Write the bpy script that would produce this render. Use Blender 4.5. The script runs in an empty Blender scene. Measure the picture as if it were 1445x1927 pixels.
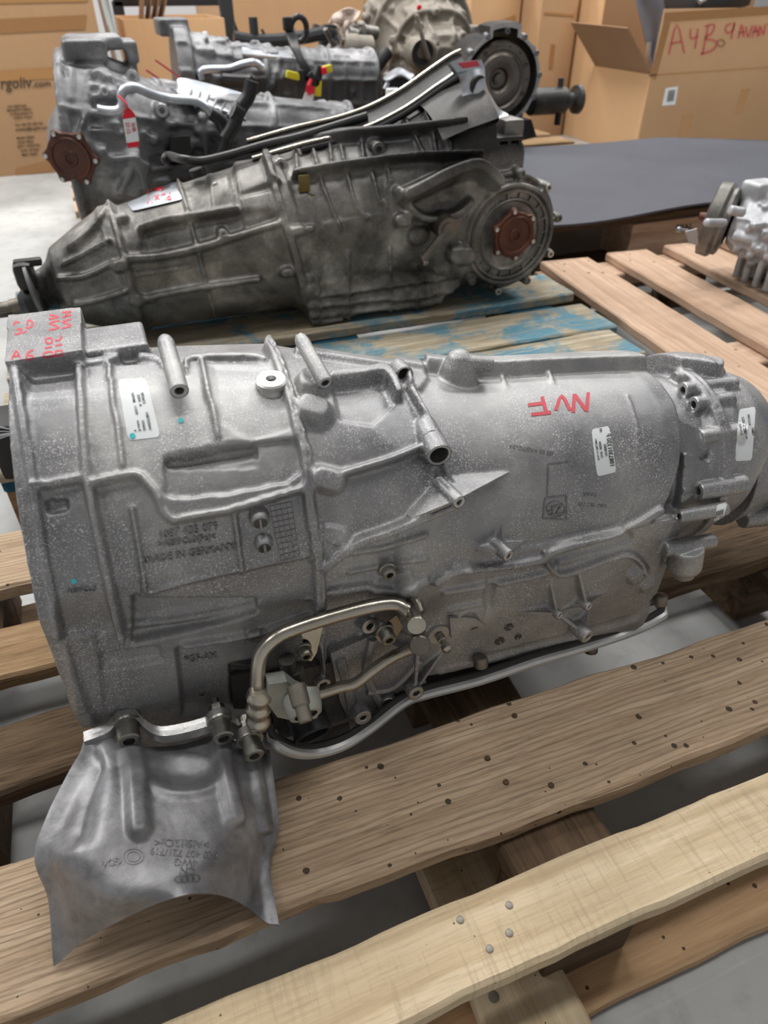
import bpy, bmesh, math, random
import numpy as np
from mathutils import Vector, Matrix
from mathutils.bvhtree import BVHTree
sc = bpy.context.scene
COL = sc.collection
R = math.radians

# ---------------------------------------------------------------- camera
# world: X runs along the pallet boards, Y across them away from the lens, Z up; metres
CZ = .729; FPX = 1302.0; PX, PY = 722.5, 963.5; PITCH = R(37.5); YAW = R(21)
cd = bpy.data.cameras.new('camera'); cam = bpy.data.objects.new('camera', cd); COL.objects.link(cam)
cam.location = (0, 0, CZ); cam.rotation_euler = (math.pi/2-PITCH, 0, -YAW)
cd.sensor_fit = 'VERTICAL'; cd.sensor_height = 36; cd.lens = 36*FPX/1927
cd.clip_start = .02; cd.clip_end = 60
cd.dof.use_dof = True; cd.dof.focus_distance = .68; cd.dof.aperture_fstop = 7.5
sc.camera = cam
sc.view_settings.view_transform = 'Standard'; sc.view_settings.look = 'None'
sc.view_settings.gamma = 1; sc.view_settings.use_curve_mapping = False
sc.view_settings.exposure = -.12
# ---------------------------------------------------------------- world and lamps
w = bpy.data.worlds.new('world'); sc.world = w; w.use_nodes = True
w.node_tree.nodes['Background'].inputs[0].default_value = (.93, .96, 1, 1)
w.node_tree.nodes['Background'].inputs[1].default_value = .3
def area(name, loc, rot, sx, sy, power, col=(1, .985, .965)):
    l = bpy.data.lights.new(name, 'AREA'); l.shape = 'RECTANGLE'; l.size = sx; l.size_y = sy
    l.energy = power; l.color = col
    o = bpy.data.objects.new(name, l); COL.objects.link(o); o.location = loc; o.rotation_euler = rot
    return o
LAMPS = [(x, y) for y in (.6, 3.0, 5.6) for x in (-2.6, .6, 3.8)]
for x, y in LAMPS: area('ceiling_lamp', (x, y, 4.02), (0, 0, 0), 1.9, .35, 36 if y < 1 else 110)

# ---------------------------------------------------------------- helpers
def ray(x, y):
    u = x-PX; v = PY-y
    Y = v*math.sin(PITCH)+FPX*math.cos(PITCH); Z = v*math.cos(PITCH)-FPX*math.sin(PITCH)
    return np.array([u*math.cos(YAW)+Y*math.sin(YAW), -u*math.sin(YAW)+Y*math.cos(YAW), Z])/FPX
CAM = np.array([0, 0, CZ])
def atz(x, y, z): r = ray(x, y); return CAM+r*((z-CZ)/r[2])
def aty(x, y, n): r = ray(x, y); return CAM+r*(n/r[1])
def atx(x, y, s): r = ray(x, y); return CAM+r*(s/r[0])
def atd(x, y, d): return CAM+ray(x, y)*d
def project(P):
    P = np.asarray(P, float); s = P[..., 0]; n = P[..., 1]; z = P[..., 2]-CZ
    X = s*math.cos(YAW)-n*math.sin(YAW); Y = s*math.sin(YAW)+n*math.cos(YAW)
    D = np.maximum(Y*math.cos(PITCH)-z*math.sin(PITCH), .05); v = Y*math.sin(PITCH)+z*math.cos(PITCH)
    return PX+FPX*X/D, PY-FPX*v/D

def props(o, label=None, cat=None, group=None, kind=None):
    if label: o['label'] = label
    if cat: o['category'] = cat
    if group: o['group'] = group
    if kind: o['kind'] = kind
    return o
def thing(name, loc, label, cat, group=None, rotz=0):
    o = bpy.data.objects.new(name, None); COL.objects.link(o); o.empty_display_size = .05
    o.location = loc; o.rotation_euler = (0, 0, rotz)
    return props(o, label, cat, group)
def origin(o):
    v = Vector((0, 0, 0))
    while o is not None: v += o.location; o = o.parent
    return v
def mobj(name, V, F, mat, parent=None, smooth=True, label=None, loc=None, sharp=None):
    """one mesh object; V in world coordinates, the object's origin is its parent's origin (or loc)"""
    V = np.asarray(V, float).reshape(-1, 3)
    me = bpy.data.meshes.new(name)
    org = np.array(origin(parent)) if parent else np.zeros(3)
    l = np.array(loc, float)-org if loc is not None else np.zeros(3)
    me.from_pydata((V-org-l).tolist(), [], [tuple(int(i) for i in f) for f in F])
    me.validate(); me.update()
    o = bpy.data.objects.new(name, me); COL.objects.link(o)
    o.location = l
    if parent: o.parent = parent
    if mat: me.materials.append(mat)
    if smooth:
        me.polygons.foreach_set('use_smooth', [True]*len(me.polygons))
        if sharp: me.set_sharp_from_angle(angle=R(sharp))
    if label: o['label'] = label
    return o

class MB:
    """collects shapes (numpy vertices, faces) for ONE mesh object"""
    def __init__(s): s.V = []; s.F = []; s.n = 0
    def add(s, V, F):
        V = np.asarray(V, float).reshape(-1, 3)
        s.V.append(V); s.F += [tuple(i+s.n for i in f) for f in F]; s.n += len(V); return s
    def box(s, c, size, rot=None, bev=.0):
        hx, hy, hz = [q/2 for q in size]; b = min(bev, hx*.9, hy*.9, hz*.9)
        if b <= 0:
            V = np.array([[x, y, z] for x in (-hx, hx) for y in (-hy, hy) for z in (-hz, hz)])
            F = [(0, 1, 3, 2), (4, 6, 7, 5), (0, 4, 5, 1), (2, 3, 7, 6), (0, 2, 6, 4), (1, 5, 7, 3)]
        else:
            bm = bmesh.new(); bmesh.ops.create_cube(bm, size=1)
            for v in bm.verts: v.co = Vector((v.co.x*2*hx, v.co.y*2*hy, v.co.z*2*hz))
            bmesh.ops.bevel(bm, geom=list(bm.edges), offset=b, segments=2, profile=.6, affect='EDGES')
            bm.verts.index_update()
            V = np.array([v.co[:] for v in bm.verts]); F = [tuple(v.index for v in f.verts) for f in bm.faces]; bm.free()
        if rot is not None: V = V @ np.array(rot).T
        return s.add(V+np.array(c, float), F)
    def lathe(s, c, axis, prof, seg=24, cap=True, ang=None):
        """prof: list of (distance along axis, radius)"""
        a = np.array(axis, float); a /= np.linalg.norm(a)
        u = np.cross(a, [0, 0, 1]) if abs(a[2]) < .9 else np.cross(a, [1, 0, 0]); u /= np.linalg.norm(u); v = np.cross(a, u)
        V = []; F = []
        for h, r in prof:
            for k in range(seg):
                t = 2*math.pi*k/seg; V.append(np.array(c)+a*h+(u*math.cos(t)+v*math.sin(t))*r)
        m = len(prof)
        for i in range(m-1):
            for k in range(seg):
                k2 = (k+1) % seg; F.append((i*seg+k, i*seg+k2, (i+1)*seg+k2, (i+1)*seg+k))
        if cap: F.append(tuple(range(seg))[::-1]); F.append(tuple((m-1)*seg+k for k in range(seg)))
        return s.add(V, F)
    def cyl(s, c, axis, L, r, r2=None, seg=20, bev=0):
        r2 = r if r2 is None else r2
        if bev: return s.lathe(c, axis, [(0, r-bev), (bev, r), (L-bev, r2), (L, r2-bev)], seg)
        return s.lathe(c, axis, [(0, r), (L, r2)], seg)
    def ring(s, c, axis, L, ro, ri, depth, seg=24):
        """annular boss end: outer wall length L behind the face, hole lined to depth; face at c, axis points OUT"""
        return s.lathe(c, axis, [(-L, ro), (-.0012, ro), (0, ro-.0012), (0, ri+.0008), (-.0008, ri), (-depth, ri), (-depth, ri*.05)], seg, cap=False)
    def tube(s, pts, r, seg=12, smooth=4, closed=False, cap=True):
        P = catmull(pts, smooth) if smooth > 1 else np.array(pts, float)
        n = len(P); rr = np.full(n, r) if np.isscalar(r) else np.interp(np.linspace(0, 1, n), np.linspace(0, 1, len(r)), r)
        T = np.gradient(P, axis=0); T /= np.linalg.norm(T, axis=1)[:, None]+1e-12
        u = np.cross(T[0], [0, 0, 1]);
        if np.linalg.norm(u) < .1: u = np.cross(T[0], [1, 0, 0])
        u /= np.linalg.norm(u); V = []; F = []
        for i in range(n):
            u = u-T[i]*np.dot(u, T[i]); u /= np.linalg.norm(u); v = np.cross(T[i], u)
            for k in range(seg):
                t = 2*math.pi*k/seg; V.append(P[i]+(u*math.cos(t)+v*math.sin(t))*rr[i])
        for i in range(n-1):
            for k in range(seg):
                k2 = (k+1) % seg; F.append((i*seg+k, i*seg+k2, (i+1)*seg+k2, (i+1)*seg+k))
        if cap: F.append(tuple(range(seg))[::-1]); F.append(tuple((n-1)*seg+k for k in range(seg)))
        return s.add(V, F)
    def prism(s, poly, off):
        """poly: list of 3-D points of a planar outline, off: extrusion vector"""
        P = np.array(poly, float); n = len(P); V = np.vstack([P, P+np.array(off, float)])
        F = [tuple(range(n)), tuple(range(2*n-1, n-1, -1))]+[(i, i+n, (i+1) % n+n, (i+1) % n) for i in range(n)]
        return s.add(V, F)
    def sheet(s, G, thick=0):
        """G: grid (m,n,3); thick: second layer offset along its normals"""
        G = np.array(G, float); m, n = G.shape[:2]
        F = [(i*n+j, i*n+j+1, (i+1)*n+j+1, (i+1)*n+j) for i in range(m-1) for j in range(n-1)]
        if not thick: return s.add(G.reshape(-1, 3), F)
        du = np.gradient(G, axis=0); dv = np.gradient(G, axis=1); N = np.cross(du, dv); N /= np.linalg.norm(N, axis=2)[..., None]+1e-12
        G2 = G+N*thick; k = m*n
        F2 = [tuple(q+k for q in f[::-1]) for f in F]
        E = []
        ring = [(0, j) for j in range(n)]+[(i, n-1) for i in range(1, m)]+[(m-1, j) for j in range(n-2, -1, -1)]+[(i, 0) for i in range(m-2, 0, -1)]
        for q in range(len(ring)):
            a = ring[q][0]*n+ring[q][1]; b = ring[(q+1) % len(ring)][0]*n+ring[(q+1) % len(ring)][1]; E.append((a, a+k, b+k, b))
        return s.add(np.vstack([G.reshape(-1, 3), G2.reshape(-1, 3)]), F+F2+E)
    def build(s, name, mat, parent=None, smooth=True, label=None, loc=None, sharp=35):
        return mobj(name, np.vstack(s.V), s.F, mat, parent, smooth, label, loc, sharp)
def catmull(pts, k):
    P = np.array(pts, float); out = []
    Q = np.vstack([2*P[0]-P[1], P, 2*P[-1]-P[-2]])
    for i in range(1, len(Q)-2):
        for j in range(k):
            t = j/k; a, b, c, d = Q[i-1], Q[i], Q[i+1], Q[i+2]
            out.append(.5*((2*b)+(-a+c)*t+(2*a-5*b+4*c-d)*t*t+(-a+3*b-3*c+d)*t**3))
    out.append(P[-1]); return np.array(out)
def rotm(ax, ang): return np.array(Matrix.Rotation(ang, 3, ax))
def voxel(V, F, size, smooth_it=3, fac=.5):
    """union of closed shapes with cast-like fillets (voxel remesh + smoothing), returns V, F"""
    me = bpy.data.meshes.new('tmp'); me.from_pydata(np.asarray(V).tolist(), [], F); me.update()
    o = bpy.data.objects.new('tmp', me); COL.objects.link(o)
    m = o.modifiers.new('r', 'REMESH'); m.mode = 'VOXEL'; m.voxel_size = size
    if smooth_it: m2 = o.modifiers.new('s', 'SMOOTH'); m2.iterations = smooth_it; m2.factor = fac
    dg = bpy.context.evaluated_depsgraph_get(); dg.update()
    ev = o.evaluated_get(dg); r = bpy.data.meshes.new_from_object(ev)
    bpy.data.objects.remove(o); bpy.data.meshes.remove(me)
    return r
def cast_obj(name, mb, size, mat, parent, smooth_it=3, fac=.5, label=None):
    r = voxel(np.vstack(mb.V), mb.F, size, smooth_it, fac); r.name = name
    org = origin(parent) if parent else Vector((0, 0, 0)); r.transform(Matrix.Translation(-org))
    r.materials.clear(); r.materials.append(mat)
    r.polygons.foreach_set('use_smooth', [True]*len(r.polygons))
    o = bpy.data.objects.new(name, r); COL.objects.link(o)
    if parent: o.parent = parent
    if label: o['label'] = label
    return o
def text_mesh(body, size, depth):
    c = bpy.data.curves.new('t', 'FONT'); c.body = body; c.size = size; c.extrude = depth; c.resolution_u = 2; c.offset = .012
    c.align_x = 'CENTER'; c.align_y = 'CENTER'
    o = bpy.data.objects.new('t', c); COL.objects.link(o)
    dg = bpy.context.evaluated_depsgraph_get(); dg.update()
    me = bpy.data.meshes.new_from_object(o.evaluated_get(dg))
    V = np.array([v.co[:] for v in me.vertices]).reshape(-1, 3); F = [tuple(p.vertices) for p in me.polygons]
    bpy.data.objects.remove(o); bpy.data.curves.remove(c); bpy.data.meshes.remove(me)
    return V, F

# ---------------------------------------------------------------- materials
class NT:
    def __init__(s, name):
        s.m = bpy.data.materials.new(name); s.m.use_nodes = True; s.t = s.m.node_tree; s.b = s.t.nodes['Principled BSDF']
    def n(s, typ, **kw):
        q = s.t.nodes.new(typ)
        for k, v in kw.items():
            if k in q.inputs: q.inputs[k].default_value = v
            else: setattr(q, k, v)
        return q
    def l(s, a, b): s.t.links.new(a, b)
    def coord(s, scale=(1, 1, 1), kind='Object'):
        tc = s.n('ShaderNodeTexCoord'); mp = s.n('ShaderNodeMapping'); mp.inputs['Scale'].default_value = scale
        s.l(tc.outputs[kind], mp.inputs[0]); return mp.outputs[0]
    def noise(s, vec, scale, detail=4, rough=.6, dist=0):
        q = s.n('ShaderNodeTexNoise', Scale=scale, Detail=detail, Roughness=rough, Distortion=dist); s.l(vec, q.inputs['Vector']); return q.outputs['Fac']
    def ramp(s, fac, stops):
        q = s.n('ShaderNodeValToRGB'); e = q.color_ramp.elements
        while len(e) < len(stops): e.new(.5)
        for i, (p, c) in enumerate(stops):
            e[i].position = p; e[i].color = (c, c, c, 1) if np.isscalar(c) else (*c, 1)
        s.l(fac, q.inputs[0]); return q.outputs[0]
    def mix(s, fac, a, b, mode='MIX'):
        q = s.n('ShaderNodeMix', data_type='RGBA', blend_type=mode)
        for i, v in ((0, fac), (6, a), (7, b)):
            if hasattr(v, 'is_output'): s.l(v, q.inputs[i])
            else: q.inputs[i].default_value = v if i == 0 else (*v, 1)
        return q.outputs[2]
    def math(s, op, a, b=None):
        q = s.n('ShaderNodeMath', operation=op)
        for i, v in ((0, a), (1, b)):
            if v is None: continue
            if hasattr(v, 'is_output'): s.l(v, q.inputs[i])
            else: q.inputs[i].default_value = v
        return q.outputs[0]
    def bump(s, h, strength, dist, prev=None):
        q = s.n('ShaderNodeBump', Strength=strength, Distance=dist); s.l(h, q.inputs['Height'])
        if prev: s.l(prev, q.inputs['Normal'])
        return q.outputs[0]
    def out(s, col=None, rough=None, metal=None, normal=None, spec=None):
        for k, v in (('Base Color', col), ('Roughness', rough), ('Metallic', metal), ('Normal', normal), ('Specular IOR Level', spec)):
            if v is None: continue
            if hasattr(v, 'is_output'): s.l(v, s.b.inputs[k])
            else: s.b.inputs[k].default_value = (*v, 1) if k == 'Base Color' else v
        return s.m
def srgb(r, g, b):
    f = lambda c: (c/255/12.92 if c <= 10 else ((c/255+.055)/1.055)**2.4)
    return (f(r), f(g), f(b))
def plain(name, col, rough=.5, metal=0.0):
    return NT(name).out(col, rough, metal)

def cast_metal(name, dark, mid, light, fleck=.5, metal=.75, rough=.45, grime=None, scale=1.0, oil=None):
    """die-cast aluminium: cloudy oxidised patches, fine pale corrosion flecks, sandy bump"""
    t = NT(name); v = t.coord((1, 1, 1))
    big = t.noise(v, 9*scale, 5, .62); med = t.noise(v, 42*scale, 5, .65); fine = t.noise(v, 420*scale, 3, .6)
    c = t.ramp(big, [(.36, dark), (.52, mid), (.66, light)])
    c = t.mix(t.ramp(med, [(.4, 0.), (.62, .55)]), c, mid)
    # flecks gather in clouds
    f1 = t.noise(v, 700*scale, 4, .78, .4); cl = t.noise(v, 16*scale, 5, .65)
    k = t.math('MULTIPLY', t.ramp(f1, [(.55, 0.), (.60, 1.)]), t.ramp(cl, [(.38, .10), (.60, 1.)]))
    k = t.math('MULTIPLY', k, fleck)
    c = t.mix(k, c, tuple(min(1, q*2.4+.10) for q in light))
    if grime is not None:
        g = t.noise(v, 6*scale, 6, .7, .4)
        c = t.mix(t.math('MULTIPLY', t.ramp(g, [(.48, 0.), (.68, 1.)]), grime[1]), c, grime[0])
    if oil:   # near-black zone ramped in by position: (x0, x1, z0, z1) in the object's own metres
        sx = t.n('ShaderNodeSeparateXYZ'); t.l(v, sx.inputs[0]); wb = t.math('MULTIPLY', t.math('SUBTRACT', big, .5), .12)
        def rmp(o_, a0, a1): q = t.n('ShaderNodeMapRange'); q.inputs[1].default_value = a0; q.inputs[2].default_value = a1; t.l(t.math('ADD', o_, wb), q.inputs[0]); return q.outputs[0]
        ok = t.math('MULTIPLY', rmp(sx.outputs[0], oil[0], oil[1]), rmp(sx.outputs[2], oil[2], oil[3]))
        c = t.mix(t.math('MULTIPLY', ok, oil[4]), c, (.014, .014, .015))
    rg = t.ramp(big, [(.3, rough-.08), (.7, rough+.12)])
    h = t.math('ADD', t.math('MULTIPLY', fine, .6), t.math('MULTIPLY', k, .7))
    nb = t.bump(h, .35, .0006); nb = t.bump(med, .25, .0012, nb)
    mt = t.math('SUBTRACT', metal, t.math('MULTIPLY', k, metal*.8))
    return t.out(c, rg, mt, nb)
M = {}
M['alu'] = cast_metal('cast_aluminium', srgb(120, 121, 124), srgb(150, 150, 151), srgb(178, 178, 176), .62, .7, .46)
M['alu_machined'] = cast_metal('machined_aluminium', srgb(165, 165, 165), srgb(190, 190, 188), srgb(205, 205, 203), .2, .9, .33)
M['alu_dark'] = cast_metal('oily_cast_aluminium', srgb(70, 70, 68), srgb(98, 96, 92), srgb(126, 124, 118), .3, .6, .5, (srgb(60, 56, 50), .7))
M['steel'] = cast_metal('bolt_steel', srgb(120, 118, 112), srgb(150, 148, 140), srgb(180, 178, 170), .1, .95, .3)
M['black'] = plain('black_rubber', (.012, .012, .013), .5)
M['hole'] = plain('near_black', (.03, .03, .03), .6)  # near-black for gaskets, seals, stamps and the bottoms of holes

M['nail'] = cast_metal('dull_nail', srgb(96, 92, 86), srgb(130, 126, 118), srgb(160, 156, 148), .1, .8, .45)
def wood(name, a, b, c, paint=None, grain=1.0, axis=0, spots=.0, fresh=False, lines=False):
    """sawn board: grain along the object's X axis (axis=1: along Y)"""
    t = NT(name)
    oi = t.n('ShaderNodeObjectInfo')
    st = (2.2, 44, 44)
    v = t.coord(st); add = t.n('ShaderNodeVectorMath', operation='ADD')
    mul = t.n('ShaderNodeVectorMath', operation='SCALE'); cmb = t.n('ShaderNodeCombineXYZ')
    t.l(oi.outputs['Random'], cmb.inputs[0]); t.l(oi.outputs['Random'], cmb.inputs[1]); t.l(oi.outputs['Random'], cmb.inputs[2])
    t.l(cmb.outputs[0], mul.inputs[0]); mul.inputs['Scale'].default_value = 37
    t.l(v, add.inputs[0]); t.l(mul.outputs[0], add.inputs[1]); gv = add.outputs[0]
    v2 = t.coord((1, 1, 1)); add2 = t.n('ShaderNodeVectorMath', operation='ADD'); t.l(v2, add2.inputs[0]); t.l(mul.outputs[0], add2.inputs[1]); v2 = add2.outputs[0]
    g1 = t.noise(gv, 1.6, 6, .62, .6); g2 = t.noise(gv, 9, 5, .7, .3)
    col = t.ramp(g1, [(.25, a), (.5, b), (.75, c)])
    col = t.mix(t.ramp(g2, [(.50, 0.), (.66, .6*grain)]), col, tuple(q*.42 for q in a))
    big = t.noise(v2, 5, 4, .6)
    col = t.mix(t.ramp(big, [(.35, 0.), (.75, .45)]), col, tuple(q*.6 for q in b))
    if lines:  # raised weathered grain lines
        wv = t.n('ShaderNodeTexWave', Scale=52.0, Distortion=7.0, Detail=3.0, bands_direction='Y'); wv.inputs['Detail Scale'].default_value = 1.2; lv = t.coord((.12, 1, 1)); t.l(lv, wv.inputs['Vector'])
        lk = t.math('MULTIPLY', t.ramp(wv.outputs['Fac'], [(.0, 1.), (.35, 0.)]), t.ramp(g1, [(.3, .25), (.6, .8)]))
        col = t.mix(t.math('MULTIPLY', lk, .6), col, tuple(q*.35 for q in a)); g2 = t.math('SUBTRACT', g2, t.math('MULTIPLY', lk, .5))
    if fresh:  # saw marks across the grain
        mpn = t.n('ShaderNodeMapping'); mpn.inputs['Rotation'].default_value = (0, 0, .9); mpn.inputs['Scale'].default_value = (150, 10, 10); tcn = t.n('ShaderNodeTexCoord'); t.l(tcn.outputs['Object'], mpn.inputs[0]); wn = t.noise(mpn.outputs[0], 1.3, 4, .65, 1.2)
        fz = t.noise(v2, 9, 3); wn = t.math('ADD', wn, t.math('MULTIPLY', t.math('SUBTRACT', fz, .5), .5))
        col = t.mix(t.ramp(wn, [(.53, 0.), (.70, .42)]), col, tuple(q*.55 for q in b))
    if paint:
        pn = t.noise(v2, 7, 6, .7, .5); fn = t.noise(gv, 5, 5, .75)
        k = t.math('MULTIPLY', t.ramp(pn, [(.46, 0.), (.56, 1.)]), t.ramp(fn, [(.35, 0.), (.5, 1.)]))
        col = t.mix(k, col, paint)
    if spots:
        vo = t.n('ShaderNodeTexVoronoi', Scale=88.0); t.l(v2, vo.inputs['Vector'])
        rnd = t.n('ShaderNodeSeparateColor'); t.l(vo.outputs['Color'], rnd.inputs[0])
        thr = t.math('MULTIPLY', t.ramp(rnd.outputs[0], [(.35, 0.), (.8, .12), (1., .30)]), spots)
        wob = t.math('ADD', vo.outputs['Distance'], t.math('MULTIPLY', t.noise(v2, 300, 2), .12))
        k = t.math('LESS_THAN', t.math('SUBTRACT', wob, .06), thr)
        col = t.mix(t.math('MULTIPLY', k, .85), col, (.015, .013, .011))
    h = t.math('ADD', t.math('MULTIPLY', g2, 1.0), t.math('MULTIPLY', g1, .5))
    nb = t.bump(h, .6, .0018*grain)
    return t.out(col, .8, 0.0, nb, .25)
M['wood_gray'] = wood('weathered_board', srgb(156, 132, 106), srgb(186, 162, 135), srgb(208, 186, 160), spots=1.0, lines=True)
M['wood_pale'] = wood('fresh_sawn_board', srgb(174, 152, 120), srgb(202, 182, 150), srgb(222, 206, 178), grain=.45, spots=.35, fresh=True)
M['wood_orange'] = wood('orange_board', srgb(172, 136, 100), srgb(198, 162, 124), srgb(214, 182, 144), grain=.4, spots=.7)
M['wood_brown'] = wood('dark_weathered_board', srgb(60, 46, 34), srgb(94, 76, 56), srgb(128, 108, 84), grain=1.3)
M['wood_mid'] = wood('brown_board', srgb(112, 88, 62), srgb(148, 120, 88), srgb(176, 150, 116), grain=1.1)
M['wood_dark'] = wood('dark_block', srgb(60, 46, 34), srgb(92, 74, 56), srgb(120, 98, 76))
M['wood_tan'] = wood('tan_board', srgb(164, 134, 110), srgb(192, 162, 138), srgb(210, 184, 162), grain=.5, axis=0)
M['wood_blue'] = wood('worn_blue_board', srgb(134, 120, 98), srgb(172, 160, 136), srgb(210, 202, 184), paint=srgb(84, 132, 150))
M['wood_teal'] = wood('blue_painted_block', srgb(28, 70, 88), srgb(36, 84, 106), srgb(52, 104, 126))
M['chip'] = wood('pressed_chip_block', srgb(110, 84, 58), srgb(140, 110, 78), srgb(160, 130, 98), grain=.6)

def concrete():
    t = NT('grey_concrete'); v = t.coord()
    a = t.noise(v, 2.2, 6, .6); b = t.noise(v, 22, 5, .7)
    c = t.ramp(a, [(.35, srgb(158, 160, 160)), (.7, srgb(190, 191, 189))])
    c = t.mix(t.ramp(b, [(.5, 0.), (.75, .5)]), c, srgb(128, 128, 126))
    return t.out(c, .55, 0.0, t.bump(b, .15, .001))
M['concrete'] = concrete()
def cardboard(name, c0):
    t = NT(name); v = t.coord()
    a = t.noise(v, 3, 4, .6); sv = t.coord((160, 160, 2)); f = t.noise(sv, 1, 2, .5)
    c = t.mix(t.ramp(a, [(.3, 0.), (.75, .4)]), c0, tuple(q*.8 for q in c0))
    c = t.mix(t.ramp(f, [(.45, 0.), (.7, .12)]), c, tuple(q*.7 for q in c0))
    return t.out(c, .8, 0.0, t.bump(a, .2, .01), .3)
M['card'] = cardboard('brown_cardboard', srgb(188, 151, 114))
M['card2'] = cardboard('pale_cardboard', srgb(208, 168, 126))
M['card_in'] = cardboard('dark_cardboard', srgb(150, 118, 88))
M['tape'] = plain('packing_tape', srgb(176, 132, 84), .22)
M['tape_dk'] = plain('brown_tape', srgb(160, 118, 76), .28)

# ---------------------------------------------------------------- setting
fl = mobj('floor', [(-5, -3, 0), (9, -3, 0), (9, 8, 0), (-5, 8, 0)], [(0, 1, 2, 3)], M['concrete'], smooth=False); fl['kind'] = 'structure'
M['wall'] = plain('white_wall', (.50, .50, .51), .8); M['ceil'] = plain('white_ceiling', (.55, .55, .55), .9)
for nm, c_, s_ in (('wall_back', (3, 8.05, 2.1), (18, .1, 4.2)), ('wall_front', (3, -3.05, 2.1), (18, .1, 4.2)), ('wall_left', (-5.05, 2.5, 2.1), (.1, 11, 4.2)), ('wall_right', (9.05, 2.5, 2.1), (.1, 11, 4.2))):
    o = MB().box(c_, s_).build(nm, M['wall'], smooth=False); o['kind'] = 'structure'
o = MB().box((3, 2.5, 4.25), (14.2, 11.2, .1)).build('ceiling', M['ceil'], smooth=False); o['kind'] = 'structure'
# ---------------------------------------------------------------- pallets
rng = random.Random(5)
def board(parent, name, x0, x1, y0, y1, z0, z1, mat, rot=0, wear=.0015, loc=None, along='x', skew=0, seed=None):
    """a worn plank (one mesh), long axis = local X"""
    r = random.Random(seed if seed is not None else rng.random())
    if along == 'x': L, W = x1-x0, y1-y0
    else: L, W = y1-y0, x1-x0
    T = z1-z0; n = max(6, int(L/.02)); V = []; F = []
    b = min(.0035, T*.2)
    prof = [(-W/2+b, -T/2), (W/2-b, -T/2), (W/2, -T/2+b), (W/2, T/2-b), (W/2-b, T/2), (W/6, T/2), (-W/6, T/2), (-W/2+b, T/2), (-W/2, T/2-b), (-W/2, -T/2+b)]
    ph = [r.uniform(0, 6) for _ in range(6)]; m = len(prof)
    for i in range(n+1):
        x = -L/2+L*i/n
        e1 = wear*(math.sin(x*17+ph[0])+.7*math.sin(x*43+ph[1])+r.uniform(-.5, .5))
        e2 = wear*(math.sin(x*13+ph[2])+.7*math.sin(x*51+ph[3])+r.uniform(-.5, .5))
        dz = wear*.5*math.sin(x*9+ph[4])
        for (y, z) in prof:
            yy = y+(e1 if y > 0 else -e2)*(1 if abs(y) > W/4 else 0)+skew*x
            V.append((x, yy, z+(dz+r.uniform(-.0003, .0003) if z > 0 else 0)))
    for i in range(n):
        for k in range(m): k2 = (k+1) % m; F.append((i*m+k, (i+1)*m+k, (i+1)*m+k2, i*m+k2))
    F.append(tuple(range(m))); F.append(tuple(n*m+k for k in range(m))[::-1])
    me = bpy.data.meshes.new(name); me.from_pydata(V, [], F); me.update(); me.materials.append(mat)
    me.polygons.foreach_set('use_smooth', [True]*len(F)); me.set_sharp_from_angle(angle=R(40))
    o = bpy.data.objects.new(name, me); COL.objects.link(o); o.parent = parent
    c = Vector(((x0+x1)/2, (y0+y1)/2, (z0+z1)/2))
    if parent: c -= parent.location
    o.location = c; o.rotation_euler = (0, 0, rot+(math.pi/2 if along == 'y' else 0))
    return o
def block(parent, x0, x1, y0, y1, z0, z1, mat):
    o = MB().box(((x0+x1)/2, (y0+y1)/2, (z0+z1)/2), (x1-x0, y1-y0, z1-z0), bev=.003).build('block', mat, parent, sharp=40,
        loc=((x0+x1)/2, (y0+y1)/2, (z0+z1)/2))
    return o
def nail(parent, x, y, z, r=.0035, mat=None):
    MB().lathe((x, y, z-.004), (0, 0, 1), [(0, r*.6), (.0035, r), (.0045, r*.92), (.005, r*.5)], 10).build('nail', mat or M['nail'], parent, loc=(x, y, z))

# nearest pallet, under the big casing
PA = thing('wooden_pallet', (.22, .5, 0), 'weathered brown wooden pallet nearest the viewer, carrying the big grey transmission', 'pallet')
XL, XR = -.42, .80
board(PA, 'deck_board', XL, XR, .151, .214, .122, .144, M['wood_pale'], wear=.001, seed=1)
board(PA, 'deck_board', XL, XR, .252, .370, .122, .144, M['wood_gray'], rot=-.012, seed=2)
board(PA, 'deck_board', XL, XR, .445, .524, .122, .144, M['wood_brown'], seed=3, wear=.002)
board(PA, 'deck_board', XL, XR, .587, .666, .122, .144, M['wood_mid'], seed=4)
board(PA, 'deck_board', XL, XR, .735, .852, .122, .144, M['wood_gray'], seed=5)
for x0, x1 in ((-.33, -.225), (.205, .305), (.69, .79)):
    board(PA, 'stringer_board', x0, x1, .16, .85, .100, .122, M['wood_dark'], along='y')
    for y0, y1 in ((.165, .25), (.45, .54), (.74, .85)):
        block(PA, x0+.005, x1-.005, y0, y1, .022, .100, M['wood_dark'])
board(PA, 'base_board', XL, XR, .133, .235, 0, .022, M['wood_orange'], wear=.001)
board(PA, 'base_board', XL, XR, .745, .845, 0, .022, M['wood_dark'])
board(PA, 'cross_board', .146, .232, -.05, .30, .0225, .0445, M['wood_pale'], along='y', wear=.001)
for (x, y) in ((866, 1731), (958, 1704), (958, 1756), (921, 1786)):
    q = atz(x, y, .144); nail(PA, q[0], q[1], .1445, .0033)
q = atz(929, 1876, .0445); nail(PA, q[0], q[1], .045, .005)
for (x, y) in ((968, 1347), (917, 1427), (952, 1472), (1037, 1478), (1420, 1322)):
    q = atz(x, y, .144); nail(PA, q[0], q[1], .1445, .003, M['wood_dark'])

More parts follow.
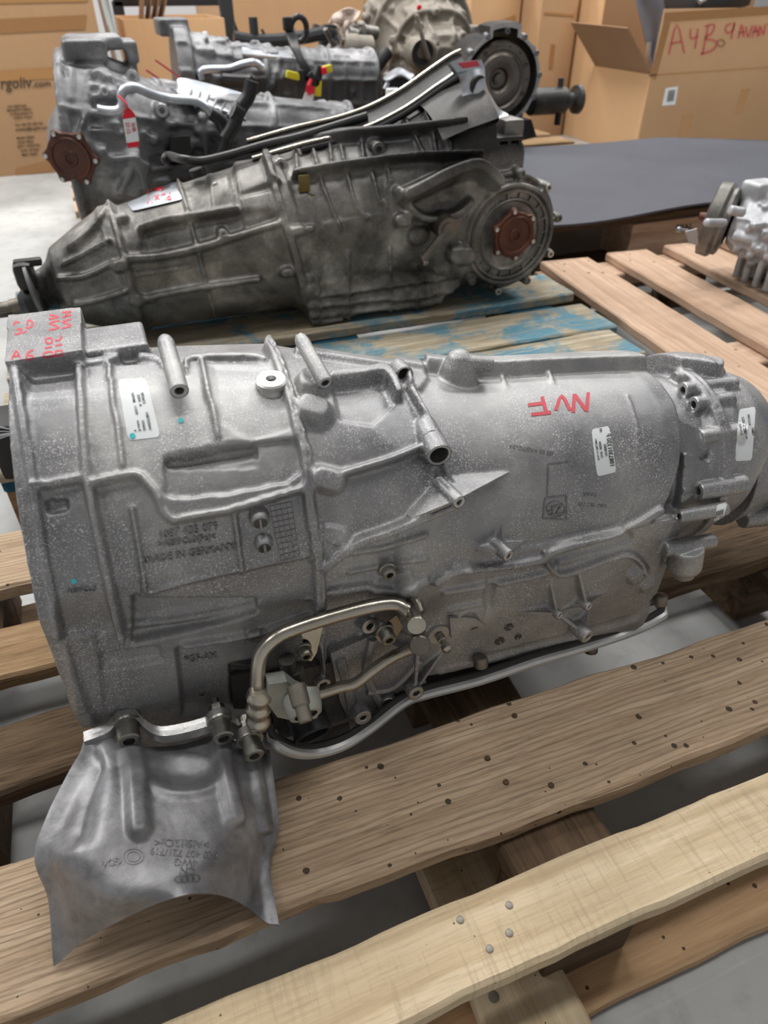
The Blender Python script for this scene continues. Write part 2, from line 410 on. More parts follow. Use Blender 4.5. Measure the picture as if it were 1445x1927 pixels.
# blue pallet behind
PB = thing('wooden_pallet', (.37, 1.4, 0), 'worn wooden pallet with flaking blue paint under the brownish transmission', 'pallet')
for (y0, y1, xr) in ((1.01, 1.136, .945), (1.145, 1.286, .975), (1.342, 1.487, .998), (1.54, 1.64, 1.0), (1.69, 1.83, 1.0)):
    board(PB, 'deck_board', -.235, xr, y0, y1, .122, .144, M['wood_blue'])
for x0, x1 in ((-.235, -.09), (.31, .455), (.83, .94)):
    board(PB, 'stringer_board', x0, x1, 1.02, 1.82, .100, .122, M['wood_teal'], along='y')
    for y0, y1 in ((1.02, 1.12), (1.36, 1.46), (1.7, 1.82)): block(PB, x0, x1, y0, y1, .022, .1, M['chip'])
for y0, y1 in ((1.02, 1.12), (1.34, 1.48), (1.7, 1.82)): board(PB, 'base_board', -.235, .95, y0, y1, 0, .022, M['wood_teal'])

# tan pallet on the right
PC = thing('wooden_pallet', (1.35, 1.2, 0), 'clean tan wooden pallet with wide gaps right of the blue one', 'pallet')
aR = -R(5.5)
def tan_board(xm, w, z0=.122, z1=.144, y0=.35, y1=1.57, name='deck_board', mat='wood_tan'):
    # xm: x of the centre line at y=1.25
    cx = xm+( (y0+y1)/2-1.25)*math.tan(-aR)
    board(PC, name, cx-w/2, cx+w/2, y0, y1, z0, z1, M[mat], rot=aR, along='y', wear=.001)
tan_board(1.085, .142); tan_board(1.282, .125); tan_board(1.475, .13); tan_board(1.66, .12); tan_board(1.84, .13)
for yc in (.5, .98, 1.52):
    board(PC, 'stringer_board', 1.0+(yc-1.25)*.1, 1.92+(yc-1.25)*.1, yc-.05, yc+.05, .09, .121, M['wood_tan'])
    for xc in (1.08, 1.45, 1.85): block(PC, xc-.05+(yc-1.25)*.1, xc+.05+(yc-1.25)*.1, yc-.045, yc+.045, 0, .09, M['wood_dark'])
for (x, y) in ((1062, 497), (1062, 510), (1107, 491), (1108, 513), (1134, 513), (1186, 478), (1186, 490), (1230, 493), (1327, 663), (1384, 658), (1390, 690)):
    q = atz(x, y, .144); nail(PC, q[0], q[1], .1435, .004, M['wood_dark'])

# ---------------------------------------------------------------- casings: a star-shaped body around an axis plus relief
def smst(x): x = np.clip(x, 0, 1); return x*x*(3-2*x)
class Body:
    """casting around a local x axis: radius r(x, theta); theta 0 = towards the viewer, 90 deg = up"""
    def __init__(s, org, axis, x0, x1, nx, rfun, nth=420, vis=(-75, 150), roll=0):
        a = np.array(axis, float); a /= np.linalg.norm(a); s.a = a
        near = -np.array([0, 1., 0]); near -= a*near.dot(a); near /= np.linalg.norm(near); up = np.cross(a, -near)
        if up[2] < 0: up = -up
        c, q = math.cos(roll), math.sin(roll)
        s.near, s.up = near*c+up*q, up*c-near*q
        s.o = np.array(org, float)
        nv = int(nth*.82)
        th = np.concatenate([np.linspace(vis[0], vis[1], nv, endpoint=False), np.linspace(vis[1], vis[0]+360, nth-nv, endpoint=False)])
        s.th = np.radians(th); s.x = np.linspace(x0, x1, nx)
        s.X, s.T = np.meshgrid(s.x, s.th, indexing='ij')
        s.r0 = rfun(s.X, s.T); s.h = np.zeros_like(s.r0)
        s.P0 = s.pos(s.r0); s.px, s.py = project(s.P0)
        s.D = (s.P0-CAM) ; s.mask = ((s.T > R(vis[0]+4)) & (s.T < R(vis[1]-4)))
        V, F = s.mesh(s.r0); s.bvh = BVHTree.FromPolygons([tuple(v) for v in V], F)
    def pos(s, r, X=None, T=None):
        X = s.X if X is None else X; T = s.T if T is None else T
        return s.o+X[..., None]*s.a+(r*np.cos(T))[..., None]*s.near+(r*np.sin(T))[..., None]*s.up
    def L(s, x, n, u): return s.o+s.a*x+s.near*n+s.up*u      # local (along, near, up) to world
    def dirv(s, x, n, u): return s.a*x+s.near*n+s.up*u
    def mesh(s, r):
        P = s.pos(r); m, n = r.shape; V = P.reshape(-1, 3)
        i, j = np.meshgrid(np.arange(m-1), np.arange(n), indexing='ij'); j2 = (j+1) % n
        F = np.stack([i*n+j, (i+1)*n+j, (i+1)*n+j2, i*n+j2], -1).reshape(-1, 4).tolist()
        c0 = s.o+s.a*s.x[0]; c1 = s.o+s.a*s.x[-1]; V = np.vstack([V, c0, c1]); k = m*n
        F += [(j, (j+1) % n, k) for j in range(n)]+[((m-1)*n+(j+1) % n, (m-1)*n+j, k+1) for j in range(n)]
        return V, [tuple(f) for f in F]
    def hit(s, x, y, off=0.0):
        d = Vector(ray(x, y)).normalized(); h = s.bvh.ray_cast(Vector(CAM), d)
        if h[0] is None:
            q = s.bvh.find_nearest(Vector(atd(x, y, np.linalg.norm(s.o-CAM)*1.02))); p = q[0]
            t = (p-Vector(CAM)).dot(d); return np.array(Vector(CAM)+d*(t-off))
        return np.array(h[0]-d*off)
    def mpp(s, p): return np.linalg.norm(np.array(p)-CAM)/FPX*.97    # metres per pixel there
    def pad(s, poly, h, edge=5, mode='add'):
        P = np.array(poly, float); bb = (P.min(0)-edge-2, P.max(0)+edge+2)
        m = s.mask & (s.px > bb[0][0]) & (s.px < bb[1][0]) & (s.py > bb[0][1]) & (s.py < bb[1][1])
        if not m.any(): return s
        x, y = s.px[m], s.py[m]; d = np.full(len(x), 1e9); ins = np.zeros(len(x), bool)
        for (ax, ay), (bx, by) in zip(P, np.roll(P, -1, 0)):
            vx, vy = bx-ax, by-ay; t = np.clip(((x-ax)*vx+(y-ay)*vy)/(vx*vx+vy*vy+1e-9), 0, 1)
            d = np.minimum(d, np.hypot(x-ax-t*vx, y-ay-t*vy))
            c = ((ay > y) != (by > y)); xi = (bx-ax)*(y-ay)/((by-ay) if by != ay else 1e-9)+ax; ins ^= c & (x < xi)
        sd = np.where(ins, d, -d); k = smst(.5+sd/edge)*h*.001
        if mode == 'add': s.h[m] += k
        else: s.h[m] = np.maximum(s.h[m], k) if h > 0 else np.minimum(s.h[m], k)
        return s
    def rib(s, pts, w, h, edge=None, smooth=3, mode='max', taper=False):
        P = catmull([(*p, 0) for p in pts], smooth)[:, :2] if len(pts) > 2 else np.array(pts, float)
        e = edge or w*.45; bb = (P.min(0)-w-4, P.max(0)+w+4)
        m = s.mask & (s.px > bb[0][0]) & (s.px < bb[1][0]) & (s.py > bb[0][1]) & (s.py < bb[1][1])
        if not m.any(): return s
        x, y = s.px[m], s.py[m]; d = np.full(len(x), 1e9); tt = np.zeros(len(x)); n = len(P)-1
        for i in range(n):
            (ax, ay), (bx, by) = P[i], P[i+1]; vx, vy = bx-ax, by-ay
            t = np.clip(((x-ax)*vx+(y-ay)*vy)/(vx*vx+vy*vy+1e-9), 0, 1); dd = np.hypot(x-ax-t*vx, y-ay-t*vy)
            k = dd < d; tt[k] = (i+t[k])/n; d = np.minimum(d, dd)
        e = e*.8; k = smst(.5+(w/2-d)/e)*h*.00115
        if taper: k = k*(1-tt)
        cur = s.h[m]
        if mode == 'add': s.h[m] = cur+k
        elif h > 0: s.h[m] = np.maximum(cur, k+np.minimum(cur, 0)*(k <= 0))if False else cur+np.maximum(0, k-np.maximum(cur, 0)*.0) if cur.max() <= 0 else np.maximum(cur, k)
        else: s.h[m] = cur+k
        return s
    def into(s, mb):
        V, F = s.mesh(s.r0+s.h); mb.add(V, F); return mb

def stations(tab):
    xs = [t[0] for t in tab]
    def f(X, k): return np.interp(X, xs, [t[k] for t in tab])
    return f

# ================================================================ the big transmission in front
G1 = thing('transmission', (.2, .53, .144), 'large light grey cast aluminium transmission with white stickers, nearest the viewer on the pallet', 'transmission')
st1 = stations([  # x, R, exponent, flat near wall
    (0, .158, 2.3, .130), (.010, .158, 2.4, .130), (.014, .151, 2.6, .124), (.12, .149, 2.6, .122), (.20, .146, 2.5, .120), (.222, .142, 2.4, .121),
    (.27, .133, 2.2, .119), (.33, .120, 2.05, .2), (.38, .111, 2, .2), (.46, .107, 2, .2), (.555, .103, 2, .2), (.575, .100, 2, .2), (.581, .086, 2, .2),
    (.612, .086, 2, .2), (.617, .094, 2, .2), (.645, .094, 2, .2), (.65, .091, 2, .2), (.675, .089, 2, .2), (.70, .080, 2, .2), (.715, .055, 2, .2)])
def r1(X, T):
    td = np.degrees(T); td = np.where(td > 180, td-360, td); X0 = X
    X = np.where(X > .5, X+np.interp(td, [-30, 8, 30, 62, 120], [.030, .024, .012, 0, 0]), X)
    Rr = st1(X, 1); k = st1(X, 2); c, s_ = np.cos(T), np.sin(T)
    r = Rr*(np.abs(c)**k+np.abs(s_)**k)**(-1/k)
    wall = np.where(c > 0, st1(X, 3)/np.maximum(c, 1e-3), 9.); q = 26.
    r = (r**-q+wall**-q)**(-1/q)
    bell = np.interp(td, [-60, -33, -15, -6, 7, 15, 24, 37, 48, 60, 75, 90, 120], [.17, .160, .150, .142, .136, .132, .129, .130, .133, .139, .150, .158, .158])
    wb = smst((X0-.004)/.13)*.55; r = np.where(td > -60, np.minimum(r, bell+(r-bell)*wb), r); X = X0
    # lower housing with the valve body
    hw = np.interp(X, [0, .155, .17, .23, .34, .56, .58, .60], [.02, .02, .085, .110, .112, .108, .10, .02])
    hb = np.interp(X, [0, .155, .17, .575, .59, .60], [.02, .02, .150, .158, .10, .02])
    box = np.minimum(hw/np.maximum(np.abs(c), 1e-3), hb/np.maximum(-s_, 1e-3)); box = np.where(s_ < 0, box, 0)
    hwf = np.interp(X, [0, .015, .035, .155, .165, .22], [.02, .02, .120, .120, .10, .02])
    hbf = np.interp(X, [0, .015, .035, .155, .165, .22], [.02, .02, .175, .175, .12, .02])
    fr = np.minimum(hwf/np.maximum(np.abs(c), 1e-3), hbf/np.maximum(-s_, 1e-3)); fr = np.where(s_ < 0, fr, 0)
    Q = 34.; return (r**Q+np.maximum(box, .01)**Q+np.maximum(fr, .01)**Q)**(1/Q)
B1 = Body((-.098, .542, .337), (.7, -.055, -.026), 0, .715, 400, r1, 460)

b = B1
# --- bell side: pads, pockets, ribs (pixel outlines traced on the casting's flank)
b.pad([(165, 700), (300, 690), (520, 690), (560, 820), (572, 925), (500, 945), (340, 982), (318, 970), (300, 940), (280, 918), (262, 905), (172, 916)], 5, 9)
b.pad([(310, 866), (430, 842), (560, 832), (566, 888), (540, 908), (430, 930), (330, 938), (312, 932)], -11, 5)
b.pad([(322, 897), (340, 876), (470, 855), (500, 868), (508, 884), (480, 903), (430, 914), (330, 936), (320, 930)], 4.5, 6)
b.pad([(455, 962), (562, 935), (583, 1045), (462, 1068)], 1.6, 5)
b.pad([(228, 1128), (275, 1114), (455, 1069), (592, 1040), (600, 1142), (480, 1156), (350, 1190), (246, 1212)], -9, 6)
b.pad([(84, 928), (158, 918), (162, 955), (90, 966)], -6, 5); b.pad([(186, 925), (262, 912), (282, 935), (290, 955), (190, 975)], -5, 8)
b.rib([(30, 705), (45, 800), (62, 900), (78, 1010), (100, 1130), (112, 1192)], 18, 5)
b.rib([(148, 640), (152, 700), (158, 780), (166, 899), (184, 989), (206, 1096), (228, 1188)], 17, 9)
b.rib([(62, 918), (110, 912), (168, 900)], 16, 7)
b.rib([(178, 912), (240, 899), (266, 900), (283, 918), (297, 934), (307, 962), (326, 978), (343, 976), (429, 961), (493, 943), (566, 922)], 13, 8.5)
b.rib([(206, 691), (234, 884)], 11, 8.5); b.rib([(380, 689), (412, 828)], 10, 8)
b.rib([(160, 700), (205, 692), (222, 684)], 12, 8)
b.rib([(352, 712), (362, 688), (470, 684), (500, 690)], 9, 8)
b.rib([(266, 686), (298, 690), (312, 706)], 11, 8)
b.rib([(249, 957), (275, 1115)], 9, 4.5); b.rib([(438, 957), (456, 1072)], 10, 5)
b.rib([(272, 1116), (360, 1092), (456, 1070), (590, 1042)], 7, 3)
b.rib([(232, 1190), (345, 1178), (480, 1152), (596, 1128)], 12, 3, mode='add')
b.rib([(345, 1212), (470, 1192), (596, 1152)], 8, 4, mode='add')
b.pad([(332, 1222), (480, 1196), (600, 1160), (610, 1175), (600, 1290), (470, 1345), (345, 1345)], -9, 8)
b.pad([(188, 1232), (300, 1218), (305, 1245), (196, 1262)], -5, 7)
b.pad([(118, 1190), (180, 1185), (196, 1330), (140, 1345)], 3, 8)
b.pad([(435, 1272), (480, 1262), (486, 1330), (440, 1340)], -14, 5)
b.pad([(340, 866), (395, 855), (470, 850), (470, 862), (345, 882)], -2, 6)
b.pad([(535, 755), (552, 812), (470, 835), (415, 800), (400, 700), (520, 705)], -1.5, 8)
# --- casing split line: a proud flange with a fine groove beside it
SPL = [(508, 660), (524, 690), (542, 745), (562, 820), (576, 868), (580, 946), (593, 1032), (599, 1100), (602, 1170)]
b.rib(SPL, 20, 9, edge=4); b.rib([(x+3, y) for x, y in SPL], 3.4, -4.5, edge=2.5)
for p, w, h in (((600, 782), 46, 11), ((625, 908), 44, 11), ((600, 730), 38, 9), ((640, 1010), 36, 6), ((622, 1035), 24, 5)):
    b.rib([(p[0]-22, p[1]-6), p], w, h, edge=w*.5)
# --- ribs of the main casing
b.rib([(560, 665), (640, 676), (735, 690), (800, 700)], 10, 5)
b.rib([(625, 724), (680, 718), (718, 712), (736, 722), (748, 750)], 15, 11, edge=6)
b.pad([(625, 728), (720, 722), (740, 760), (700, 800), (640, 790)], -3, 10)
b.rib([(766, 712), (772, 736), (795, 778), (819, 820)], 10, 8)
b.rib([(645, 893), (690, 880), (734, 867), (792, 844)], 13, 9, edge=7)
b.rib([(606, 1060), (668, 1018), (720, 1000), (772, 980), (852, 948)], 17, 11, edge=9)
b.rib([(830, 875), (848, 918)], 10, 8)
b.rib([(655, 1040), (720, 1030), (800, 1006)], 9, 3); b.rib([(655, 1075), (745, 1058), (800, 1050)], 8, 3)
b.pad([(742, 690), (788, 684), (806, 716), (790, 738), (750, 736)], 4, 8)
b.rib([(806, 695), (900, 704), (1040, 697), (1180, 691), (1290, 694), (1350, 704)], 14, 13, edge=6)
b.rib([(940, 702), (955, 735)], 7, 4, taper=True); b.rib([(1026, 695), (1044, 727)], 8, 6, taper=True); b.rib([(1110, 688), (1124, 704)], 6, 4, taper=True)
b.rib([(1180, 745), (1198, 800), (1200, 880), (1188, 950), (1160, 1000)], 4, 1.2, mode='add')
b.rib([(800, 1010), (812, 960), (815, 900)], 4, .9, mode='add'); b.rib([(705, 1100), (712, 1040), (700, 960)], 4, .8, mode='add')
# --- valve body housing: rolled ridges, oval bulge, panels
b.rib([(818, 1092), (850, 1072), (930, 1062), (1010, 1050), (1036, 1034), (1110, 1012), (1190, 985), (1240, 955)], 11, 6.5)
b.rib([(836, 1112), (930, 1096), (1025, 1076), (1045, 1062)], 9, 4)
b.rib([(1022, 1035), (1028, 1058), (1052, 1076), (1090, 1066), (1165, 1040), (1196, 1046), (1215, 1070)], 9, 5.5)
b.rib([(1050, 1046), (1110, 1030), (1180, 1012)], 22, -3.5, mode='add')
b.rib([(852, 1060), (880, 1060)], 12, 4, mode='add')
b.rib([(922, 1098), (918, 1140), (905, 1158)], 18, -4, mode='add'); b.rib([(1190, 1085), (1205, 1075)], 20, 5, edge=14, mode='add'); b.rib([(1212, 1105), (1225, 1095)], 14, 4, edge=12, mode='add')
b.rib([(846, 1146), (868, 1140), (905, 1134)], 6, 3); b.rib([(858, 1165), (866, 1150), (890, 1144), (903, 1158)], 7, 4)
b.rib([(910, 1240), (1010, 1216), (1100, 1192), (1200, 1160), (1236, 1128)], 12, -4, mode='add')
b.rib([(826, 1262), (880, 1248), (900, 1246)], 10, 3)
# --- front lower corner around the oil lines
b.rib([(620, 1110), (690, 1100), (760, 1105), (800, 1090)], 14, 5); b.pad([(700, 1075), (770, 1068), (800, 1140), (730, 1180), (690, 1150)], 4, 12)
b.pad([(610, 1180), (690, 1150), (770, 1200), (760, 1320), (690, 1370), (620, 1330)], -5, 14)
b.pad([(650, 1300), (700, 1270), (760, 1300), (745, 1350), (690, 1372), (655, 1360)], 8, 9)
b.rib([(600, 1200), (612, 1290)], 9, 9); b.rib([(690, 1215), (720, 1260), (705, 1340)], 10, 5)
V_, F_ = b.mesh(b.r0+b.h); b.bvh = BVHTree.FromPolygons([tuple(v) for v in V_], F_)
mb = MB(); b.into(mb)
def wall(c, a, r, L): MB().lathe(c, a, [(.0004, r*.99), (.0012, r*1.02), (L, r*1.04)], 30, cap=False).build('boss', M['alu'], G1)
bosses = []; BO = {}
def boss(x, y, rp, L, axis=(0, 1, 0), off=.006, hole=.5, depth=.012, B=None, r2=None):
    """tubular casting boss: machined ring facing the viewer at pixel (x, y); axis points away from the face"""
    B = B or b; c = B.hit(x, y, off); m = B.mpp(c); r = rp*m; a = B.dirv(axis[0], -axis[1], axis[2]); a /= np.linalg.norm(a)
    ri = r*hole
    mb.lathe(c+a*.0012, a, [(0, ri+.0022), (0, r-.001), (.002, r), (L, (r2 or 1.08)*r), (L, .0005), (depth+.003, .0005), (depth+.003, ri+.0022), (0, ri+.0022)], 28, cap=False)
    wall(c, a, r, min(L, .022)); bosses.append((c, a, r, ri, depth)); BO[(x, y)] = (c, a, L, r); return c
def lug(face, tail, r0, off, dz, hole=.5, depth=.014):
    c = b.hit(*face, off); e = atz(tail[0], tail[1], c[2]+dz); a = e-c; L = np.linalg.norm(a); a /= L; r = r0*b.mpp(c); ri = r*hole
    mb.lathe(c+a*.0012, a, [(0, ri+.0022), (0, r-.001), (.002, r), (L, r*1.0), (L+.006, r*.75), (L+.008, .0005), (depth+.003, .0005), (depth+.003, ri+.0022), (0, ri+.0022)], 28, cap=False)
    wall(c, a, r, min(L*.5, .03)); bosses.append((c, a, r, ri, depth)); return c, a
lug((338, 737), (313, 648), 17, .022, .014); lug((613, 722), (570, 645), 15, .016, .016); lug((827, 858), (800, 806), 25, .022, .004, .74, .016)
boss(865, 946, 14, .032, (-.22, .95, .0), .022, .42); boss(958, 1047, 13, .042, (-.3, .9, .0), .030, .36)
boss(1054, 1159, 9, .034, (-.3, .9, .0), .024, .4); boss(1109, 1143, 9, .034, (-.3, .9, .0), .024, .4); boss(1107, 1199, 15, .05, (-.28, .9, .05), .036, .36)
boss(762, 706, 17, .02, (0, 1, -.1), .006, .72, .010)
boss(697, 1180, 18, .03, (-.15, .9, -.05), .02, .42); boss(735, 1188, 17, .03, (-.15, .9, -.05), .016, .45)
boss(609, 1290, 15, .035, (-.1, 1, -.1), .030, .45); boss(784, 1306, 16, .02, (-.1, 1, -.1), .018, .4); boss(684, 1352, 17, .018, (-.1, 1, -.1), .014, .35)
boss(730, 1320, 11, .01, (0, 1, .2), .004, .7, .006)
# fins running into the star bosses (thin webs)
def web(pa, pb, offa, offb, th=.0030, foot=.006, B=None):
    B = B or b; A = B.hit(*pa, offa); C = B.hit(*pb, offb); A0 = B.hit(*pa, -foot); C0 = B.hit(*pb, -foot)
    n = np.cross(C-A, C0-C); n /= np.linalg.norm(n)+1e-9; n *= th
    MB().prism([A-n/2, C-n/2, C0-n/2, A0-n/2], n).build('web', M['alu'], G1); mb.prism([A-n/2, C-n/2, C0-n/2, A0-n/2], n)
def fin(pa, key, k=1.0, th=.0032):
    """triangular web from surface point pa up to the boss at pixel key"""
    c, ax_, L, r = BO[key]; A = b.hit(*pa, -.001); C = c+ax_*.003; C0 = c+ax_*(L*k)
    n = np.cross(C-A, C0-A); n /= np.linalg.norm(n)+1e-9; n *= th; A2 = A+(C0-C)*.25
    for m_ in (MB(), mb): m_.prism([A-n/2, C-n/2, C0-n/2, A2-n/2], n)
    MB().prism([A-n/2, C-n/2, C0-n/2, A2-n/2], n).build('web', M['alu'], G1, smooth=False)
for pa, key in (((890, 1030), (958, 1047)), ((943, 984), (958, 1047)), ((990, 1018), (958, 1047)),
        ((966, 1153), (1054, 1159)), ((1034, 1086), (1054, 1159)), ((1090, 1078), (1109, 1143)), ((1140, 1116), (1109, 1143)), ((1054, 1158), (1107, 1199)), ((1109, 1142), (1107, 1199)), ((1054, 1150), (1109, 1143)),
        ((958, 890), (865, 946)), ((775, 978), (865, 946)), ((790, 1170), (784, 1306)), ((838, 1220), (784, 1306)), ((612, 1200), (609, 1290))):
    fin(pa, key)
# top ears and lugs
def hexa(x0, x1, y0, y1, z0, z1, bev=.004): mb.box(((x0+x1)/2, (y0+y1)/2, (z0+z1)/2), (x1-x0, y1-y0, z1-z0), bev=bev)
ear = [(-.093, .546), (-.095, .645), (-.036, .643), (-.038, .548)]
mb.prism([(x, y, .415) for x, y in ear], (0, 0, .089))
mb.box((-.014, .588, .46), (.050, .052, .072), bev=.003)
for p in ():
    mb.lathe(b.hit(p[0], p[1]+14, .0)+np.array([0, .02, .004]), (0, -.3, 1), [(0, .013), (.012, .011), (.017, .006)], 16)
# bulge behind the top ridge
q = aty(868, 690, .515); mb.lathe(q+np.array([0, .005, -.02]), (0, 0, 1), [(0, .019), (.02, .015), (.030, .010), (.034, .004)], 20); mb.tube([q+np.array([0, 0, .004]), q+np.array([.03, 0, -.004])], .008, smooth=1)
# foot of the bell flange
for (p0, p1, th) in (((108, 1200), (142, 1200), .014),):
    A = aty(106, 1198, .452); Bq = aty(144, 1198, .452); C = aty(150, 1285, .452); D = aty(186, 1292, .452); E = aty(184, 1330, .452); F_ = aty(134, 1338, .452); G_ = aty(120, 1262, .452)
    mb.prism([A, Bq, C, D, E, F_, G_], (0, .05, 0))
# neck of the front differential behind the bolted shield
mb.prism([aty(x, y, .422) for x, y in ((180, 1262), (300, 1245), (470, 1260), (490, 1345), (430, 1352), (320, 1376), (200, 1390), (172, 1388))], (0, .08, 0))
# --- rear cover: bosses round the joint, split flange, pockets
rear = []
def rearboss(x, y, rp, xa, xb, hole=True):
    """boss parallel to the axis: face looks towards the bell end"""
    c = b.hit(x, y, .006); m = b.mpp(c); r = rp*m; a = b.dirv(1, 0, 0); L = xb
    ri = r*.42
    if hole: mb.lathe(c, a, [(0, ri+.002), (0, r), (L, r*1.04), (L, .0005), (.010, .0005), (.010, ri+.002), (0, ri+.002)], 22, cap=False); rear.append((c, a, r, ri, .009))
    else: mb.lathe(c, a, [(0, r-.001), (.001, r), (L-.002, r), (L, r-.002)], 22)
rearboss(1284, 735, 15, 0, .062); rearboss(1304, 762, 15, 0, .045); rearboss(1315, 824, 15, 0, .050); rearboss(1312, 924, 17, 0, .055); rearboss(1276, 972, 13, 0, .055)
rearboss(1248, 1034, 14, 0, .060, False); rearboss(1268, 712, 12, 0, .06, False)
c = b.hit(1262, 1060, .0)+b.dirv(.02, 0, -.014); mb.lathe(c, b.dirv(.15, .1, -1), [(-.03, .017), (-.006, .017), (-.002, .015), (0, .012), (.006, .011), (.008, .008)], 22)
ca = b.L(.6145, 0, 0); mb.lathe(ca, b.dirv(1, 0, 0), [(0, .096), (.0015, .0985), (.0055, .0985), (.006, .0955), (.0075, .0955), (.008, .0985), (.012, .0985), (.0135, .096)], 96)
# scalloped end of the main barrel: triangular wings reaching back over the neck
for t0, t1 in ((14, 26), (-8, 6), (-28, -18), (36, 46)):
    def on(x, t, r): t = R(t); return b.L(x, r*math.cos(t), r*math.sin(t))
    P = [on(.570, t0-9, .100), on(.570, t1+9, .100), on(.606, t1, .093), on(.606, t0, .093)]
    dn = on(0, (t0+t1)/2, -.012)-b.L(0, 0, 0)
    mb.prism(P, dn)
# tail beyond the cover
mb.lathe(b.L(.70, -.01, -.03), b.dirv(1, 0, 0), [(0, .075), (.05, .062), (.12, .058), (.13, .05)], 30)
mb.cyl(b.L(.72, .045, -.075), b.dirv(1, .1, 0), .10, .012)
casing = cast_obj('casing', mb, .0016, M['alu'], G1, 1, .5)
for c, a, r, ri, dp in bosses+rear:
    MB().lathe(c, a, [(.0008, r-.0002), (0, r-.0010), (0, ri+.0008), (.0008, ri), (dp, ri)], 30, cap=False).build('machined_face', M['alu_machined'], G1, label='bright machined ring on a boss end')
    MB().lathe(c, a, [(dp*.8, ri*.99), (dp*.82, .0004)], 16, cap=False).build('bolt_hole', M['hole'], G1)

V_, F_ = b.mesh(b.r0+b.h); b.bvh2 = BVHTree.FromPolygons([tuple(v) for v in V_], F_)
cme = casing.data; og = np.array(origin(G1)); vv = np.empty(len(cme.vertices)*3, 'f'); cme.vertices.foreach_get('co', vv); vv = vv.reshape(-1, 3)+og
b.bvh3 = BVHTree.FromPolygons([tuple(v) for v in vv], [tuple(p.vertices) for p in cme.polygons])
def on1(x, y, off=0.0):
    d = Vector(ray(x, y)).normalized(); h = b.bvh3.ray_cast(Vector(CAM), d)
    if h[0] is None: return b.hit(x, y, off)
    return np.array(h[0]-d*off)
# ---- writing and stickers follow the surface under them
def decal_text(name, txt, c, ex, ey, mapper, mat, parent, depth=.0006, off=.0003, label=None):
    """txt laid out with pixel vectors ex (one em to the right) and ey (one em up) around c, projected on the surface"""
    V, F = text_mesh(txt, 1.0, .5); W = []
    for u, v, w_ in V:
        W.append(mapper(c[0]+u*ex[0]+v*ey[0], c[1]+u*ex[1]+v*ey[1], off if w_ < 0 else off+depth))
    return mobj(name, W, F, mat, parent, smooth=False, label=label)
def decal_quad(name, quad, mapper, mat, parent, nu=12, nv=12, off=.0004, thick=.0003, label=None, rnd=.08):
    """sticker with rounded corners; quad: four pixel corners (top-left, top-right, bottom-right, bottom-left)"""
    q = np.array(quad, float); rings = 7; out = []
    def sq(t):
        # rounded unit square outline
        p = np.array([math.cos(t), math.sin(t)]); k = 1/max(abs(p[0])**14+abs(p[1])**14, 1e-9)**(1/14); return p*k*.5+.5
    n = 48; G = []
    for i in range(rings+1):
        row = []
        for k in range(n):
            u, v = (sq(2*math.pi*(k+.5)/n)-.5)*max(i/rings, .001)+.5
            p = (q[0]*(1-u)+q[1]*u)*(1-v)+(q[3]*(1-u)+q[2]*u)*v; row.append(mapper(p[0], p[1], off))
        row.append(row[0]); G.append(row)
    return MB().sheet(G, thick).build(name, mat, parent, label=label, sharp=60)
def stroke(mb_, pts, w, mapper, off=.0005):
    P = catmull([(*p, 0) for p in pts], 3)[:, :2] if len(pts) > 2 else np.linspace(pts[0], pts[1], 5)
    T = np.gradient(P, axis=0); T /= np.linalg.norm(T, axis=1)[:, None]+1e-9; N = np.stack([-T[:, 1], T[:, 0]], 1)
    mb_.sheet([[mapper(*(p-n_*w/2), off), mapper(*p, off), mapper(*(p+n_*w/2), off)] for p, n_ in zip(P, N)], .0002)
M['alu_text'] = cast_metal('darker_cast_letters', srgb(98, 98, 100), srgb(118, 118, 119), srgb(150, 150, 148), .5, .6, .5)  # darker than the casing so raised letters and marks stand out
M['paper'] = plain('white_label_paper', srgb(226, 230, 232), .45)
M['ink'] = plain('black_print', srgb(40, 40, 42), .6)
M['marker'] = plain('red_marker', srgb(196, 70, 82), .6)
M['cyan'] = plain('cyan_paint', srgb(60, 190, 200), .5)
M['tube'] = cast_metal('steel_tube', srgb(150, 145, 132), srgb(176, 170, 158), srgb(196, 192, 180), .03, 1., .24)
M['tube_dk'] = cast_metal('dull_steel', srgb(96, 90, 84), srgb(120, 114, 106), srgb(140, 134, 124), .1, .9, .36)
M['cream'] = cast_metal('pale_zinc_flange', srgb(112, 114, 108), srgb(146, 148, 142), srgb(176, 178, 170), .2, .5, .45)
# casting letters
k = dict(mapper=on1, mat=M['alu'], parent=G1, depth=.0009, off=-.0002)
decal_text('casting_text', '1087 435 079', (356, 997), (21, -4), (2.5, 21), **{**k}) if False else None
def cast_text(txt, c, h, ang, depth=.0015, flip=False):
    a = R(ang); ex = (h*math.cos(a), -h*math.sin(a)); ey = (-h*math.sin(a), -h*math.cos(a))
    return decal_text('casting_text', txt, c, ex, ey, on1, M['alu_text'], G1, depth, -.0002, label='raised casting letters')
cast_text('1087 435 079', (354, 1000), 21, 9); cast_text('>AlSi9Cu3(Fe)<', (352, 1018), 17, 8); cast_text('MADE IN GERMANY', (358, 1042), 19, 9)
cast_text('AlSi9Cu3', (153, 1110), 15, 4); cast_text('*GF-AM', (378, 1238), 18, 9)
cast_text('ZF', (484, 1196), 24, 9); cast_text('ZF', (1046, 959), 26, 98-90+180)
cast_text('GS 00 >AlSi9Cu3<', (1000, 846), 11, 170, .0006); cast_text('PA66', (1110, 930), 12, 176, .0005); cast_text('1087 301 318', (1115, 950), 10, 176, .0005)
